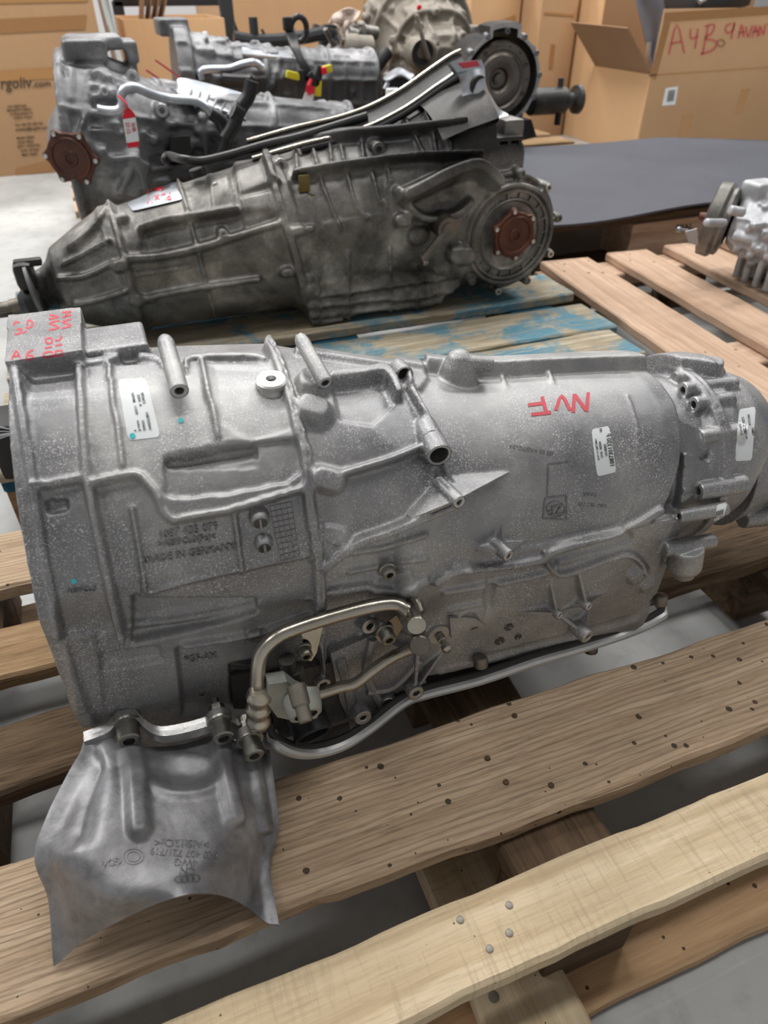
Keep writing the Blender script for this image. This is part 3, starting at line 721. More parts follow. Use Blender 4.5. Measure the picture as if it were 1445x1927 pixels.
for pts in ([(1030, 936), (1032, 873), (1070, 868)], [(1022, 976), (1026, 937), (1066, 932), (1066, 978), (1022, 976)]):
    m_ = MB(); [stroke(m_, [pts[i], pts[i+1]], 3.2, on1, .0006) for i in range(len(pts)-1)]; m_.build('casting_mark', M['alu_text'], G1)
m_ = MB(); stroke(m_, [(1046+17*math.cos(t), 958+15*math.sin(t)) for t in np.linspace(0, 6.283, 17)], 2.2, on1, .0006); m_.build('casting_mark', M['alu_text'], G1)
m_ = MB(); stroke(m_, [(484+20*math.cos(t), 1196+12*math.sin(t)-.15*20*math.cos(t)) for t in np.linspace(0, 6.283, 17)], 2.2, on1, .0006); stroke(m_, [(462, 1212), (460, 1184)], 2.5, on1, .0006); m_.build('casting_mark', M['alu_text'], G1)
m_ = MB()
for i in range(11): stroke(m_, [(507+i*2.1, 953+i*10.3), (549+i*1.2, 944+i*10.3)], 1.3, on1, .0005)
for i in range(5): stroke(m_, [(507+i*10.4, 953-i*2.2), (528+i*9, 1056-i*2.2)], 1.3, on1, .0005)
m_.build('date_grid', M['alu_text'], G1)
for (x, y, r_) in ((490, 985, 22), (498, 1032, 20)):
    c = b.hit(x, y, .006); ax = b.dirv(0, -1, .25); rr = r_*b.mpp(c)
    MB().lathe(c, ax, [(0, rr*.72), (.001, rr*.8), (.003, rr*.86), (.012, rr*1.0), (.02, rr*1.02)], 26).build('round_plug', M['alu'], G1)
    MB().lathe(c-ax*.0006, ax, [(0, rr*.60), (.004, rr*.62)], 22).build('plug_face', M['alu_dark'], G1)
    MB().box(c-ax*.001, (.0016, .002, rr*1.2)).build('slot', M['alu'], G1)
for (x, y, r_, an) in ((957, 1180, 9, 20), (940, 1206, 10, 60), (975, 1198, 7, 100)):
    c = on1(x, y, .0); ax = b.dirv(0, -1, .1); rr = r_*b.mpp(c)
    MB().lathe(c-ax*.001, ax, [(0, rr), (.004, rr)], 18).build('small_plug', M['alu_dark'], G1)
    m_ = MB(); stroke(m_, [(x-r_*.8*math.cos(R(an)), y-r_*.8*math.sin(R(an))), (x+r_*.8*math.cos(R(an)), y+r_*.8*math.sin(R(an)))], 2.2, on1, .0018); m_.build('slot', M['alu'], G1)
# stickers
decal_quad('type_label', [(221, 714), (275, 711), (302, 822), (241, 829)], on1, M['paper'], G1, label='white printed sticker with a cyan dot')
def sticker_text(txt, c, h, ang, wf=1.0, mat='ink'):
    a = R(ang); ex = (h*wf*math.cos(a), -h*wf*math.sin(a)); ey = (-h*math.sin(a), -h*math.cos(a))
    return decal_text('print', txt, c, ex, ey, on1, M[mat], G1, .0001, .0009)
sticker_text('092412', (269, 749), 7.2, -78); sticker_text('2350  A', (262, 753), 7.2, -78); sticker_text('GFAM   11250', (253, 759), 7, -78)
sticker_text('1087335041', (279, 792), 7.2, -78); sticker_text('155662', (270, 800), 7, -78); sticker_text('Index B', (261, 801), 6.6, -78); sticker_text('4', (254, 810), 6.6, -78)
MB().sheet([[on1(249+5.5*q*math.cos(t), 820+5.5*q*math.sin(t), .0010) for t in np.linspace(0, 6.283, 17)] for q in (.02, .5, 1)], .0001).build('paint_dot', M['cyan'], G1)
for x, y, r_ in ((340, 791, 5), (139, 1094, 5)):
    MB().sheet([[on1(x+r_*q*math.cos(t), y+r_*q*math.sin(t), .0006) for t in np.linspace(0, 6.283, 17)] for q in (.02, .5, 1)], .0001).build('paint_dot', M['cyan'], G1, label='small cyan paint dot')
decal_quad('serial_label', [(1113, 808), (1146, 801), (1160, 888), (1124, 897)], on1, M['paper'], G1, label='white sticker with a long black number')
sticker_text('1087301320 b', (1149, 847), 11.8, 98, .92); sticker_text('1018082', (1140, 847), 7, 98); sticker_text('2336  88284', (1131, 846), 6.2, 98); sticker_text('20.07.13 GMT/BMH', (1124, 846), 5, 98); sticker_text('W', (1131, 809), 7.5, 98)
decal_quad('rear_label', [(1391, 770), (1422, 765), (1415, 866), (1383, 868)], on1, M['paper'], G1, label='white sticker curving over the rear cover')
sticker_text('1087137071', (1401, 802), 7.5, 100); sticker_text('ZF 0.735.090', (1394, 805), 5.5, 100); sticker_text('ATC350', (1410, 790), 6, 98); sticker_text('10M01', (1417, 812), 6, 96)
decal_quad('small_label', [(1350, 950), (1369, 944), (1362, 974), (1343, 982)], on1, M['paper'], G1, label='small white sticker with a code')
m_ = MB()
for i in range(5): stroke(m_, [(1349+i*3, 962-i*.9), (1346+i*3, 976-i*.9)], 1.2, on1, .0010)
m_.build('print', M['ink'], G1)
m_ = MB(); RZ = lambda x, y, o=0: atz(x, y, .0)
for pts in ([(994, 762), (1024, 758)], [(1020, 746), (1029, 778)], [(1000, 780), (1037, 776)], [(1046, 772), (1057, 745), (1073, 772)], [(1079, 776), (1081, 741)], [(1082, 743), (1103, 772)], [(1104, 774), (1107, 738)]):
    stroke(m_, pts, 6.5, on1, .0006)
m_.build('red_marker_letters', M['marker'], G1, label='red marker letters NVF written upside down')
m_ = MB()
for pts in ([(22, 676), (31, 660), (38, 677)], [(25, 670), (37, 669)], [(62, 658), (52, 664), (50, 674), (58, 677), (62, 670), (52, 668)],
        [(27, 629), (37, 627), (40, 619), (31, 620)], [(26, 612), (28, 606), (37, 607)], [(43, 627), (50, 622)], [(48, 617), (59, 615), (60, 605), (53, 603), (51, 612)],
        [(82, 672), (99, 671), (97, 662), (83, 664), (82, 672)], [(84, 655), (98, 652)], [(87, 646), (97, 645), (96, 636), (86, 638), (87, 646)], [(104, 670), (117, 668), (116, 660), (105, 661), (104, 670)], [(104, 650), (117, 648)], [(104, 640), (112, 640), (116, 632)],
        [(92, 621), (111, 616), (93, 608), (112, 603)], [(92, 600), (110, 596), (93, 592)], [(116, 618), (134, 612), (117, 606), (134, 600)], [(117, 597), (134, 592)], [(124, 596), (126, 588)], [(116, 588), (134, 586)]):
    stroke(m_, pts, 3.6, on1, .0006)
m_.build('red_marker_letters', M['marker'], G1, label='red marker notes on the top lug')

# ---- bolt-on parts
def capscrew(x, y, rp, n, L=.016, par=None, ax=(0, 1, .1), parent=None, mapper=None, name='cap_screw'):
    c = aty(x, y, n); r = rp*np.linalg.norm(c-CAM)/FPX*.97; a = np.array(ax, float); a /= np.linalg.norm(a)
    o = MB().lathe(c, a, [(.004, r*.45), (0, r*.52), (0, r*.86), (.0012, r), (L, r), (L+.0005, r*1.2), (L+.0025, r*1.25)], 28, cap=False).build(name, M['steel'], parent or G1)
    MB().lathe(c, a, [(.0035, r*.53), (.006, .0004)], 6, cap=False).build('socket', M['hole'], parent or G1)
    return c
# steel oil line
PIPE = [(487, 1316, .374), (485, 1275, .378), (492, 1230, .382), (520, 1199, .385), (562, 1180, .388), (640, 1156, .390), (705, 1140, .388), (745, 1137, .384), (768, 1150, .376), (784, 1168, .370)]
MB().tube([aty(*q) for q in PIPE], .0062, 16, 6).build('oil_pipe', M['tube'], G1, label='bright bent steel oil line')
A = aty(488, 1298, .372); Bq = aty(486, 1366, .372); ax = Bq-A; L = np.linalg.norm(ax)
prof = [(0, .0085)]+[(L*t, .0098+.0012*math.cos(t*6.28*3.0+3.14)) for t in np.linspace(.03, .97, 22)]+[(L, .008)]
MB().lathe(A, ax, prof, 14, cap=True).build('crimped_collar', M['tube'], G1, label='crimped shiny steel collar')
LP = [(598, 1306, .385), (640, 1293, .385), (668, 1286, .385), (700, 1262, .386), (738, 1236, .388), (776, 1220, .392)]
MB().tube([aty(*q) for q in LP], .0054, 14, 6).build('oil_pipe', M['tube'], G1)
for (x, y, r_, t_, mt) in ((784, 1178, 20, (776, 1146), 'tube'), (790, 1216, 21, (786, 1186), 'tube_dk')):
    c = aty(x, y, .352); e = aty(t_[0], t_[1], .378); r = r_*b.mpp(c)
    MB().lathe(c, e-c, [(0, r*.9), (.0012, r), (.004, r), (.0045, r*.72), (np.linalg.norm(e-c)+.012, r*.72)], 28).build('banjo_fitting', M[mt], G1, label='round steel pipe fitting')
c = aty(776, 1142, .388); MB().lathe(c, (0, 1, .5), [(-.008, .0095), (-.007, .0105), (.004, .0105)], 6).build('hex_nut', M['tube'], G1)
def plate(name, px, n, th, mat, label=None, tilt=0):
    return MB().prism([aty(x, y, n+tilt*(y-px[0][1])) for x, y in px], (0, th, 0)).build(name, mat, G1, smooth=False, label=label)
plate('pipe_bracket', [(566, 1186), (608, 1178), (596, 1228), (586, 1244), (562, 1240), (572, 1218)], .394, .0015, M['tube'], tilt=-.0001)
capscrew(577, 1237, 13, .380, .008)
plate('pipe_bracket', [(720, 1178), (746, 1158), (758, 1180), (742, 1206), (716, 1210), (706, 1198)], .385, .002, M['tube'])
capscrew(733, 1206, 15, .372, .010)
capscrew(734, 1083, 14, float(on1(734, 1083)[1])-.008, .006)
plate('seal_flange', [(505, 1288), (540, 1283), (562, 1300), (596, 1314), (606, 1332), (596, 1352), (560, 1358), (522, 1350), (504, 1326)], .366, .012, M['cream'], 'pale grey flange of the selector shaft')
c = aty(572, 1334, .358); MB().lathe(c, (0, 1, .35), [(-.006, .010), (-.006, .0135), (0, .0155), (.012, .017)], 28, cap=False).build('seal_ring', M['cream'], G1)
MB().lathe(c+np.array([0, -.004, 0]), (0, 1, .35), [(0, .0125), (.004, .012), (.005, .004)], 26).build('shaft_seal', M['hole'], G1)
c = aty(576, 1359, .334); MB().lathe(c, (0, 1, .55), [(.004, .0020), (0, .0028), (0, .0050), (.001, .0058), (.012, .0058), (.014, .0075), (.030, .008)], 24, cap=False).build('selector_shaft', M['tube_dk'], G1)
c = aty(592, 1387, .372); MB().lathe(c, (-.1, 1, .35), [(.030, .0135), (.002, .0145), (0, .0165), (.002, .018), (.034, .018)], 36, cap=False).build('rubber_sleeve', M['black'], G1, label='black rubber connector sleeve')
MB().lathe(c, (-.1, 1, .35), [(.022, .0138), (.0225, .0004)], 30, cap=False).build('sleeve_core', M['black'], G1)
for x0, y0, x1, y1, n in ((540, 1240, 548, 1290, .40), (556, 1258, 570, 1295, .398)):
    MB().tube([aty(x0, y0, n), aty(x1, y1, n)], .0075, 14, 1).build('stub', M['alu_dark'], G1)
MB().prism([aty(x, y, .402) for x, y in ((622, 1230), (700, 1196), (790, 1236), (806, 1300), (762, 1322), (748, 1350), (700, 1372), (664, 1372), (640, 1320))], (0, .03, 0)).build('lower_bracket', M['alu'], G1)
MB().prism([aty(x, y, .408) for x, y in ((500, 1290), (560, 1262), (650, 1240), (660, 1390), (610, 1400), (520, 1385))], (0, .03, 0)).build('lower_bracket', M['alu_dark'], G1)
for pts in ([(640, 1240), (655, 1300), (668, 1368)], [(790, 1240), (740, 1290), (690, 1300)], [(700, 1200), (690, 1270), (720, 1330)]):
    MB().tube([aty(x, y, .402) for x, y in pts], .005, 8, 4).build('cast_rib', M['alu'], G1)
for x, y in ((730, 1320), (684, 1350)): MB().lathe(aty(x, y, .398), (0, 1, .1), [(.004, .0003), (.003, .0045), (0, .005), (0, .0085), (.006, .009)], 20, cap=False).build('boss', M['alu'], G1)
plate('opening_shade', [(436, 1272), (500, 1258), (512, 1335), (440, 1334)], .4125, .004, M['hole'])  # shade inside the opening put into a flat near-black plate
c = on1(380, 1306, .001); MB().lathe(c, (0, 1, .2), [(0, .0014), (-.001, .0016), (-.001, .0026), (.002, .0026)], 14, cap=False).build('locating_pin', M['steel'], G1)
# ball stud and gear lever plate
plate('detent_plate', [(846, 1164), (868, 1162), (895, 1164), (914, 1178), (912, 1200), (884, 1212), (868, 1200), (850, 1202)], float(on1(880, 1185)[1])-.003, .003, M['alu'])
c = on1(892, 1187, .004); MB().lathe(c, (0, 1, .1), [(0, .006), (.004, .006)], 6).build('hex_nut', M['alu_dark'], G1)
c = on1(826, 1195, .004); MB().lathe(c, (0, 1, 0), [(0, .0060), (0, .0110), (.003, .0120), (.012, .012)], 22).build('washer', M['alu_machined'], G1)
a_ = np.array([.1, -1, -.25]); MB().lathe(c, a_, [(0, .0045), (.006, .0045), (.007, .003), (.010, .003), (.012, .0048), (.016, .0052), (.019, .003)], 18).build('ball_stud', M['tube'], G1)
# steel oil pan with its rolled lip, dark gasket above it
PAN = [(512, 1384), (520, 1404), (556, 1420), (600, 1420), (650, 1404), (700, 1372), (760, 1326), (800, 1311), (904, 1284), (1007, 1249), (1094, 1224), (1180, 1196), (1232, 1172), (1246, 1150)]
nn = [.385, .372, .368, .370, .372, .380, .390, .392, .388, .386, .386, .388, .400, .425]
path = [aty(x, y-4, n+.004) for (x, y), n in zip(PAN, nn)]; path = [p if p[2] > .151 else atz(x, y-4, .151) for p, (x, y) in zip(path, PAN)]; path.append(path[-1]+np.array([.004, .06, .0]))
M['pan'] = cast_metal('bright_pressed_steel', srgb(186, 188, 188), srgb(206, 208, 208), srgb(222, 224, 224), .05, .5, .35)
MB().tube(path, .0054, 10, 5).build('oil_pan_lip', M['pan'], G1, label='bright rolled lip of the oil pan')
gk = [p+np.array([0, .004, .006]) for p in path]; MB().tube(gk, .0035, 8, 5).build('gasket', M['hole'], G1, label='dark gasket line above the pan lip')
pc = np.array([p+np.array([0, .004, 0]) for p in catmull(path, 3)])
MB().prism([(.03, .40, .150), (.14, .40, .150), (.48, .405, .150), (.50, .44, .150), (.50, .60, .150), (.03, .60, .150)], (0, 0, .006)).build('oil_pan', M['alu_machined'], G1)
for x, y in ((904, 1240), (1243, 1124), (1112, 1214)):
    c = aty(x, y, .395); MB().lathe(c, (0, .25, 1), [(-.008, .0075), (0, .0075), (.003, .006), (.004, .002)], 18).build('pan_bolt', M['tube_dk'], G1)
# oil plug on the top lug, breather
c = b.hit(510, 712, .014); MB().lathe(c, (0, .15, -1), [(.003, .0030), (0, .0042), (0, .011), (.0012, .0125), (.005, .0125), (.0055, .010), (.009, .0125), (.030, .014)], 30, cap=False).build('filler_plug', M['alu_machined'], G1, label='round filler plug with a hexagon socket')
MB().lathe(c, (0, .15, -1), [(.003, .0042), (.0035, .0003)], 6, cap=False).build('socket', M['hole'], G1)
MB().box(b.L(.695, .05, .060), (.012, .012, .01), bev=.002).build('blue_cap', plain('blue_plastic', srgb(30, 120, 210), .4), G1, label='small bright blue plastic cap')
for i in range(10):  # stray fibres caught on the lug
    a_ = rng.uniform(-.4, .4); p = aty(40, 812, .50); MB().tube([p, p+np.array([-.03, .01, .006*a_*4]), p+np.array([-.06, .015, .03*a_])], .00025, 4, 3).build('fibre', M['paper'], G1)
MB().box(aty(28, 830, .56), (.03, .04, .05), bev=.006).build('rear_lug', M['black'], G1)

# ---- pressed aluminium shield bolted to the differential neck
M['shield'] = cast_metal('pressed_aluminium', srgb(112, 112, 114), srgb(146, 146, 149), srgb(176, 176, 178), .06, .62, .42, (srgb(78, 77, 76), .75), scale=2.2)
Z = [[.222, .226, .212, .200, .198, .190, .175], [.220, .232, .228, .222, .212, .198, .170], [.212, .232, .232, .224, .212, .190, .158],
     [.200, .226, .230, .224, .210, .185, .152], [.180, .200, .222, .222, .205, .178, .150], [.148, .168, .200, .218, .205, .170, .148]]
XY = [[(165, 1400), (205, 1386), (262, 1404), (335, 1402), (400, 1385), (455, 1398), (500, 1416)], [(130, 1468), (180, 1466), (250, 1474), (330, 1478), (400, 1475), (460, 1470), (506, 1480)],
      [(98, 1545), (150, 1545), (235, 1550), (320, 1555), (400, 1550), (460, 1548), (514, 1556)], [(80, 1612), (125, 1615), (220, 1625), (315, 1630), (395, 1622), (455, 1612), (502, 1600)],
      [(106, 1688), (132, 1690), (220, 1685), (310, 1672), (385, 1660), (450, 1656), (498, 1650)], [(114, 1812), (150, 1776), (235, 1728), (320, 1692), (385, 1680), (450, 1698), (516, 1748)]]
ctrl = np.array([[atz(x, y, z) for (x, y), z in zip(a_, z_)] for a_, z_ in zip(XY, Z)])
g = np.array([catmull(r_, 18) for r_ in ctrl]); g = np.array([catmull(g[:, j], 18) for j in range(g.shape[1])]).transpose(1, 0, 2)
gx, gy = project(g); N_ = np.cross(np.gradient(g, axis=0), np.gradient(g, axis=1)); N_ /= np.linalg.norm(N_, axis=2)[..., None]+1e-12
if N_[..., 2].mean() < 0: N_ = -N_
def gdist(pts):
    P = catmull([(*p, 0) for p in pts], 4)[:, :2] if len(pts) > 2 else np.array(pts, float); d = np.full(gx.shape, 1e9)
    for (ax_, ay_), (bx, by) in zip(P[:-1], P[1:]):
        vx, vy = bx-ax_, by-ay_; t = np.clip(((gx-ax_)*vx+(gy-ay_)*vy)/(vx*vx+vy*vy+1e-9), 0, 1); d = np.minimum(d, np.hypot(gx-ax_-t*vx, gy-ay_-t*vy))
    return d
hh = np.zeros(gx.shape)
for pts, w_, h_ in (([(245, 1410), (256, 1470), (262, 1560)], 30, .006), ([(415, 1400), (424, 1460), (440, 1540)], 24, .006), ([(478, 1430), (488, 1500), (498, 1560)], 14, .004),
        ([(170, 1430), (140, 1500), (120, 1580)], 30, -.003)):
    hh += h_*1.3*np.exp(-(gdist(pts)/(w_*.7))**4)
hh -= .008*np.exp(-(((gx-345)/44)**2+((gy-1455)/20)**2)**1.6); hh += .0035*np.exp(-((np.hypot((gx-345)/66, (gy-1460)/34)-1)*4)**2); hh -= .005*smst((1562-gy)/10)*smst((gx-268)/10)*smst((408-gx)/10)*smst((gy-1495)/10)*0
hh -= .006*np.exp(-(gdist([(185, 1440), (165, 1500), (150, 1560)])/26)**2)
for edge in (0, -1): hh += .006*np.exp(-(gdist([(gx[i, edge], gy[i, edge]) for i in range(0, gx.shape[0], 9)])/7)**2)
g = g+N_*hh[..., None]
sh = MB().sheet(g, .0022 if np.cross(np.gradient(g, axis=0), np.gradient(g, axis=1))[..., 2].mean() < 0 else -.0022).build('heat_shield', M['shield'], G1, label='pressed aluminium shield bolted to the differential', sharp=60)
shV = g.reshape(-1, 3); m_, n_ = g.shape[:2]; shB = BVHTree.FromPolygons([tuple(v) for v in shV], [(i*n_+j, i*n_+j+1, (i+1)*n_+j+1, (i+1)*n_+j) for i in range(m_-1) for j in range(n_-1)])
def onS(x, y, off=0.):
    d = Vector(ray(x, y)).normalized(); h = shB.ray_cast(Vector(CAM), d)
    if h[0] is None: h = (shB.find_nearest(Vector(atz(x, y, .2)))[0],)
    return np.array(h[0]-d*off)
def s_text(txt, c, h, ang):
    a = R(ang); decal_text('stamped_text', txt, c, (h*math.cos(a), -h*math.sin(a)), (-h*math.sin(a), -h*math.cos(a)), onS, M['alu_text'], sh, .0008, -.0002)
s_text('>AlSi12Cu<', (342, 1586), 21, 178); s_text('8K0 407 721/719', (348, 1605), 19, 176); s_text('4WG', (350, 1622), 20, 177); s_text('CN', (353, 1638), 20, 178); s_text('GD4', (210, 1622), 19, 195)
m_ = MB()
for i in range(4): stroke(m_, [(337+i*11+7*math.cos(t), 1654-i*.4+6*math.sin(t)) for t in np.linspace(0, 6.283, 13)], 2, onS, .0006)
for r_ in (17, 11): stroke(m_, [(251+r_*1.1*math.cos(t), 1611+r_*.85*math.sin(t)) for t in np.linspace(0, 6.283, 17)], 2, onS, .0006)
m_.build('stamped_emblem', M['alu_text'], sh)
FL = [(160, 1394, .226), (205, 1376, .230), (228, 1350, .236), (250, 1346, .236), (278, 1372, .228), (306, 1383, .222), (352, 1376, .220), (400, 1362, .218), (428, 1354, .218), (462, 1374, .206), (500, 1408, .186)]
P = catmull([atz(*q) for q in FL], 5); up_ = np.array([0, .3, 1.]); 
m_ = MB(); V = []; 
for dy, dz in ((-.004, -.006), (-.004, .004), (.0005, .005), (.0005, .0035), (.0055, .005), (.0065, -.006)): V.append(P+np.array([0, dy, dz]))
V.append(V[0]); m_.sheet(np.array(V)); m_.build('flange', M['alu_machined'], G1, label='thick flange edge of the shield')
for x, y, r_, z_ in ((243, 1396, 20, 0), (421, 1391, 19, 0), (479, 1424, 18, 0)):
    zc = {243: .212, 421: .200, 479: .188}[x]; n_ = float(atz(x, y, zc)[1]); c = capscrew(x, y, r_, n_-.015, .016, ax=(0, 1, .05))
    MB().cyl(c+np.array([0, .017, 0]), (0, 1, 0), .008, .0115).build('bolt_lug', M['alu_machined'], G1)
    MB().lathe(c+np.array([0, .026, .004]), (0, 1, .18), [(0, .007), (.006, .007), (.0065, .0035), (.013, .0035)], 6).build('bolt_nut', M['steel'], G1)
# ================================================================ the other gearboxes
M['alu_brown'] = cast_metal('grimy_cast_aluminium', srgb(86, 85, 81), srgb(124, 122, 117), srgb(166, 163, 157), .14, .6, .42, (srgb(50, 48, 46), .8))
M['alu_black'] = cast_metal('oil_black_casting', srgb(34, 34, 35), srgb(52, 51, 50), srgb(84, 82, 80), .15, .5, .42)
M['alu_grey'] = cast_metal('plain_cast_aluminium', srgb(90, 91, 94), srgb(128, 129, 132), srgb(180, 180, 182), .2, .55, .46, (srgb(70, 70, 70), .45))
M['alu_dusty'] = cast_metal('dusty_casting', srgb(108, 102, 94), srgb(134, 128, 118), srgb(158, 150, 140), .2, .35, .6)
M['alu_white'] = cast_metal('oxidised_white_casting', srgb(140, 142, 146), srgb(176, 178, 182), srgb(212, 214, 218), .5, .45, .5)
M['rust'] = cast_metal('rusty_flange', srgb(66, 38, 30), srgb(92, 54, 42), srgb(120, 76, 58), .1, .35, .5)
M['rubber'] = plain('black_hose', (.014, .014, .015), .38)
M['red'] = plain('red_tag', srgb(214, 28, 52), .45)
M['foil'] = cast_metal('bare_foil_metal', srgb(150, 156, 166), srgb(184, 190, 198), srgb(220, 224, 230), .0, .85, .32)
def mapB(B, extra=0.0):
    def f(x, y, off=0.): return B.hit(x, y, off+extra)
    return f
def output_flange(parent, c, ax, r, mat, lobes=6, rot=0, bolts=True):
    a = np.array(ax, float); a /= np.linalg.norm(a); u = np.cross(a, [0, 0, 1]); u /= np.linalg.norm(u); v = np.cross(a, u)
    n = 96; P = []
    for k in range(n):
        t = 2*math.pi*k/n; q = (math.cos(lobes*(t-rot))*.5+.5)**3; P.append((u*math.cos(t)+v*math.sin(t))*r*(.84+.17*q))
    P = np.array(P); c = np.array(c); rows = [c+P*.96, c+P+a*.003, c+P+a*.009, c+P*.97+a*.012]
    m_ = MB(); m_.sheet([list(q)+[q[0]] for q in rows]); m_.add(rows[0], [tuple(range(n))]); m_.add(rows[3], [tuple(range(n))[::-1]])
    m_.build('output_flange', mat, parent, label='rusty brown output flange')
    MB().lathe(c-a*.0005, a, [(.004, r*.16), (-.003, r*.18), (-.003, r*.24), (-.0005, r*.27), (-.0005, r*.60), (-.004, r*.63), (-.005, r*.70), (.0005, r*.72)], 40, cap=False).build('hub', mat, parent)
    MB().lathe(c-a*.001, a, [(.004, r*.17), (.0045, .0004)], 20, cap=False).build('hub_hole', M['hole'], parent)
    if bolts:
        for k in range(lobes):
            t = rot+2*math.pi*k/lobes; p = c+(u*math.cos(t)+v*math.sin(t))*r*.88-a*.002
            MB().lathe(p, a, [(0, r*.045), (-.001, r*.06), (-.001, r*.08), (.003, r*.08)], 12).build('flange_bolt', M['alu_machined'], parent)

# ---------------- second transmission, brownish, on the blue pallet
G2 = thing('transmission', (.35, 1.5, .144), 'grimy brownish gearbox with a round rusty output flange, behind the big light one', 'transmission')
st2 = stations([(0, .034, 2), (.03, .040, 2), (.045, .05, 2), (.06, .072, 2), (.12, .100, 2), (.165, .118, 2.1), (.17, .124, 2.1), (.19, .124, 2.1), (.20, .117, 2.2), (.32, .130, 2.2), (.49, .146, 2.2), (.50, .156, 2.2), (.52, .156, 2.2),
    (.53, .146, 2.1), (.70, .158, 2), (.80, .172, 2), (.90, .205, 2), (.945, .222, 2), (.95, .222, 2)])
def r2(X, T):
    Rr = st2(X, 1); k = st2(X, 2); c, s_ = np.cos(T), np.sin(T); r = Rr*(np.abs(c)**k+np.abs(s_)**k)**(-1/k)
    wall = np.where(c > 0, np.interp(X, [0, .5, .7, .95], [.2, .145, .150, .145])/np.maximum(c, 1e-3), 9.); r = (r**-14.+wall**-14.)**(-1/14.)
    low = np.where(s_ < 0, np.interp(X, [0, .2, .5, .7, .95], [.09, .115, .146, .172, .19])/np.maximum(-s_, 1e-3), 9.); r = (r**-14.+low**-14.)**(-1/14.)
    hw = np.interp(X, [0, .50, .51, .86, .875, .9], [.02, .02, .132, .132, .10, .02]); hb = np.interp(X, [0, .50, .51, .80, .875, .9], [.02, .02, .146, .176, .15, .02])
    box = np.where(s_ < 0, np.minimum(hw/np.maximum(np.abs(c), 1e-3), hb/np.maximum(-s_, 1e-3)), 0)
    return np.maximum(r, box)
b = B2 = Body((-.165, 1.5, .243), (1, 0, .115), 0, .95, 330, r2, 360)
b.rib([(206, 372), (209, 388), (229, 463), (256, 571), (268, 609)], 12, 8); b.rib([(212, 388), (232, 463), (259, 571), (272, 609)], 2.5, -7, edge=2)
b.rib([(334, 338), (351, 391), (372, 469), (389, 542), (403, 590)], 5, 8, edge=3)
b.rib([(500, 290), (506, 310), (529, 400), (555, 481), (572, 560)], 14, 9, edge=5); b.rib([(500, 290), (506, 310), (529, 400), (555, 481), (572, 560)], 2.5, -6, edge=2)
b.rib([(267, 433), (310, 418), (360, 411), (442, 397)], 13, 10, edge=9); b.rib([(236, 488), (296, 484), (369, 469), (442, 446), (522, 421)], 14, 10, edge=10)
b.pad([(266, 436), (445, 402), (520, 400), (525, 418), (442, 440), (296, 476), (266, 478)], -5, 8)
b.rib([(256, 560), (302, 551), (383, 536), (485, 522)], 8, 10, edge=5); b.rib([(240, 520), (290, 512), (360, 500)], 5, 3)
b.pad([(440, 310), (500, 300), (520, 345), (450, 372)], 6, 8); b.pad([(452, 375), (518, 360), (528, 400), (460, 430)], 7, 10)
b.pad([(392, 330), (430, 330), (440, 390), (400, 395)], 5, 6)
for pts in ([(591, 275), (660, 265), (741, 258), (874, 238)], [(554, 337), (610, 326), (666, 317), (791, 300), (903, 294)]): b.rib(pts, 9, 16, edge=5)
for pts in ([(589, 283), (608, 350), (641, 433)], [(641, 279), (666, 375), (691, 412)], [(700, 325), (712, 371), (728, 391)], [(753, 213), (780, 260), (800, 300)], [(830, 200), (842, 250), (848, 290)], [(800, 215), (812, 250), (820, 290)], [(556, 272), (560, 330)], [(620, 270), (625, 320)], [(680, 262), (684, 312)], [(725, 300), (735, 345)]): b.rib(pts, 5, 7, edge=4)
b.pad([(575, 342), (700, 322), (790, 305), (780, 350), (720, 400), (600, 420)], -4, 12)
b.rib([(758, 372), (790, 358), (840, 335), (890, 322), (925, 345)], 24, 30, edge=14); b.pad([(790, 375), (860, 350), (900, 352), (850, 385), (800, 392)], -14, 10)
b.rib([(745, 362), (770, 395), (800, 410), (850, 402), (880, 380)], 14, 18, edge=9)
for pts in ([(579, 557), (700, 540), (861, 516)], [(579, 575), (700, 562), (850, 545)], [(580, 592), (700, 580), (840, 562)], [(596, 520), (600, 600)], [(654, 474), (654, 600)], [(732, 466), (734, 590)], [(818, 506), (825, 575)], [(780, 500), (783, 580)]): b.rib(pts, 5, 6, edge=3.5)
b.rib([(575, 605), (700, 595), (830, 580), (870, 562)], 8, 7); b.pad([(740, 548), (812, 538), (815, 575), (742, 590)], 3, 4)
for p, w, h in (((564, 434), 18, 12), ((543, 507), 16, 12), ((520, 345), 16, 10), ((585, 430), 12, 9), ((236, 415), 14, 10), ((232, 500), 22, 12), ((262, 560), 20, 10), ((285, 560), 14, 8), ((590, 540), 22, 9), ((588, 520), 14, 6), ((760, 412), 24, 14), ((790, 440), 30, 10), ((862, 470), 30, 16)):
    b.rib([(p[0]-10, p[1]+2), p], w, h, edge=7)
for pts in ([(120, 500), (160, 480), (205, 455)], [(110, 525), (160, 520), (215, 495)], [(140, 570), (190, 560), (240, 545)], [(130, 470), (170, 440), (200, 400)]): b.rib(pts, 9, 8, edge=6)
b.h *= 1.35
mb = MB(); b.into(mb); bosses = []
def nub(B, x, y, rp, out, L=.03, ax=(0, -1, 0), hole=True, mat='alu_machined', par=None):
    c = B.hit(x, y, 0); r = rp*B.mpp(c)*1.04; a = np.array(ax, float); a /= np.linalg.norm(a); c = c+a*out
    mb.lathe(c, -a, [(0, r*.85), (.002, r), (L, r*1.15)], 18)
    if hole and par:
        MB().lathe(c, -a, [(.001, r*.95), (-.0012, r*.9), (-.0012, r*.45), (.004, r*.42), (.0045, .0003)], 16, cap=False).build('boss_end', M[mat], par)
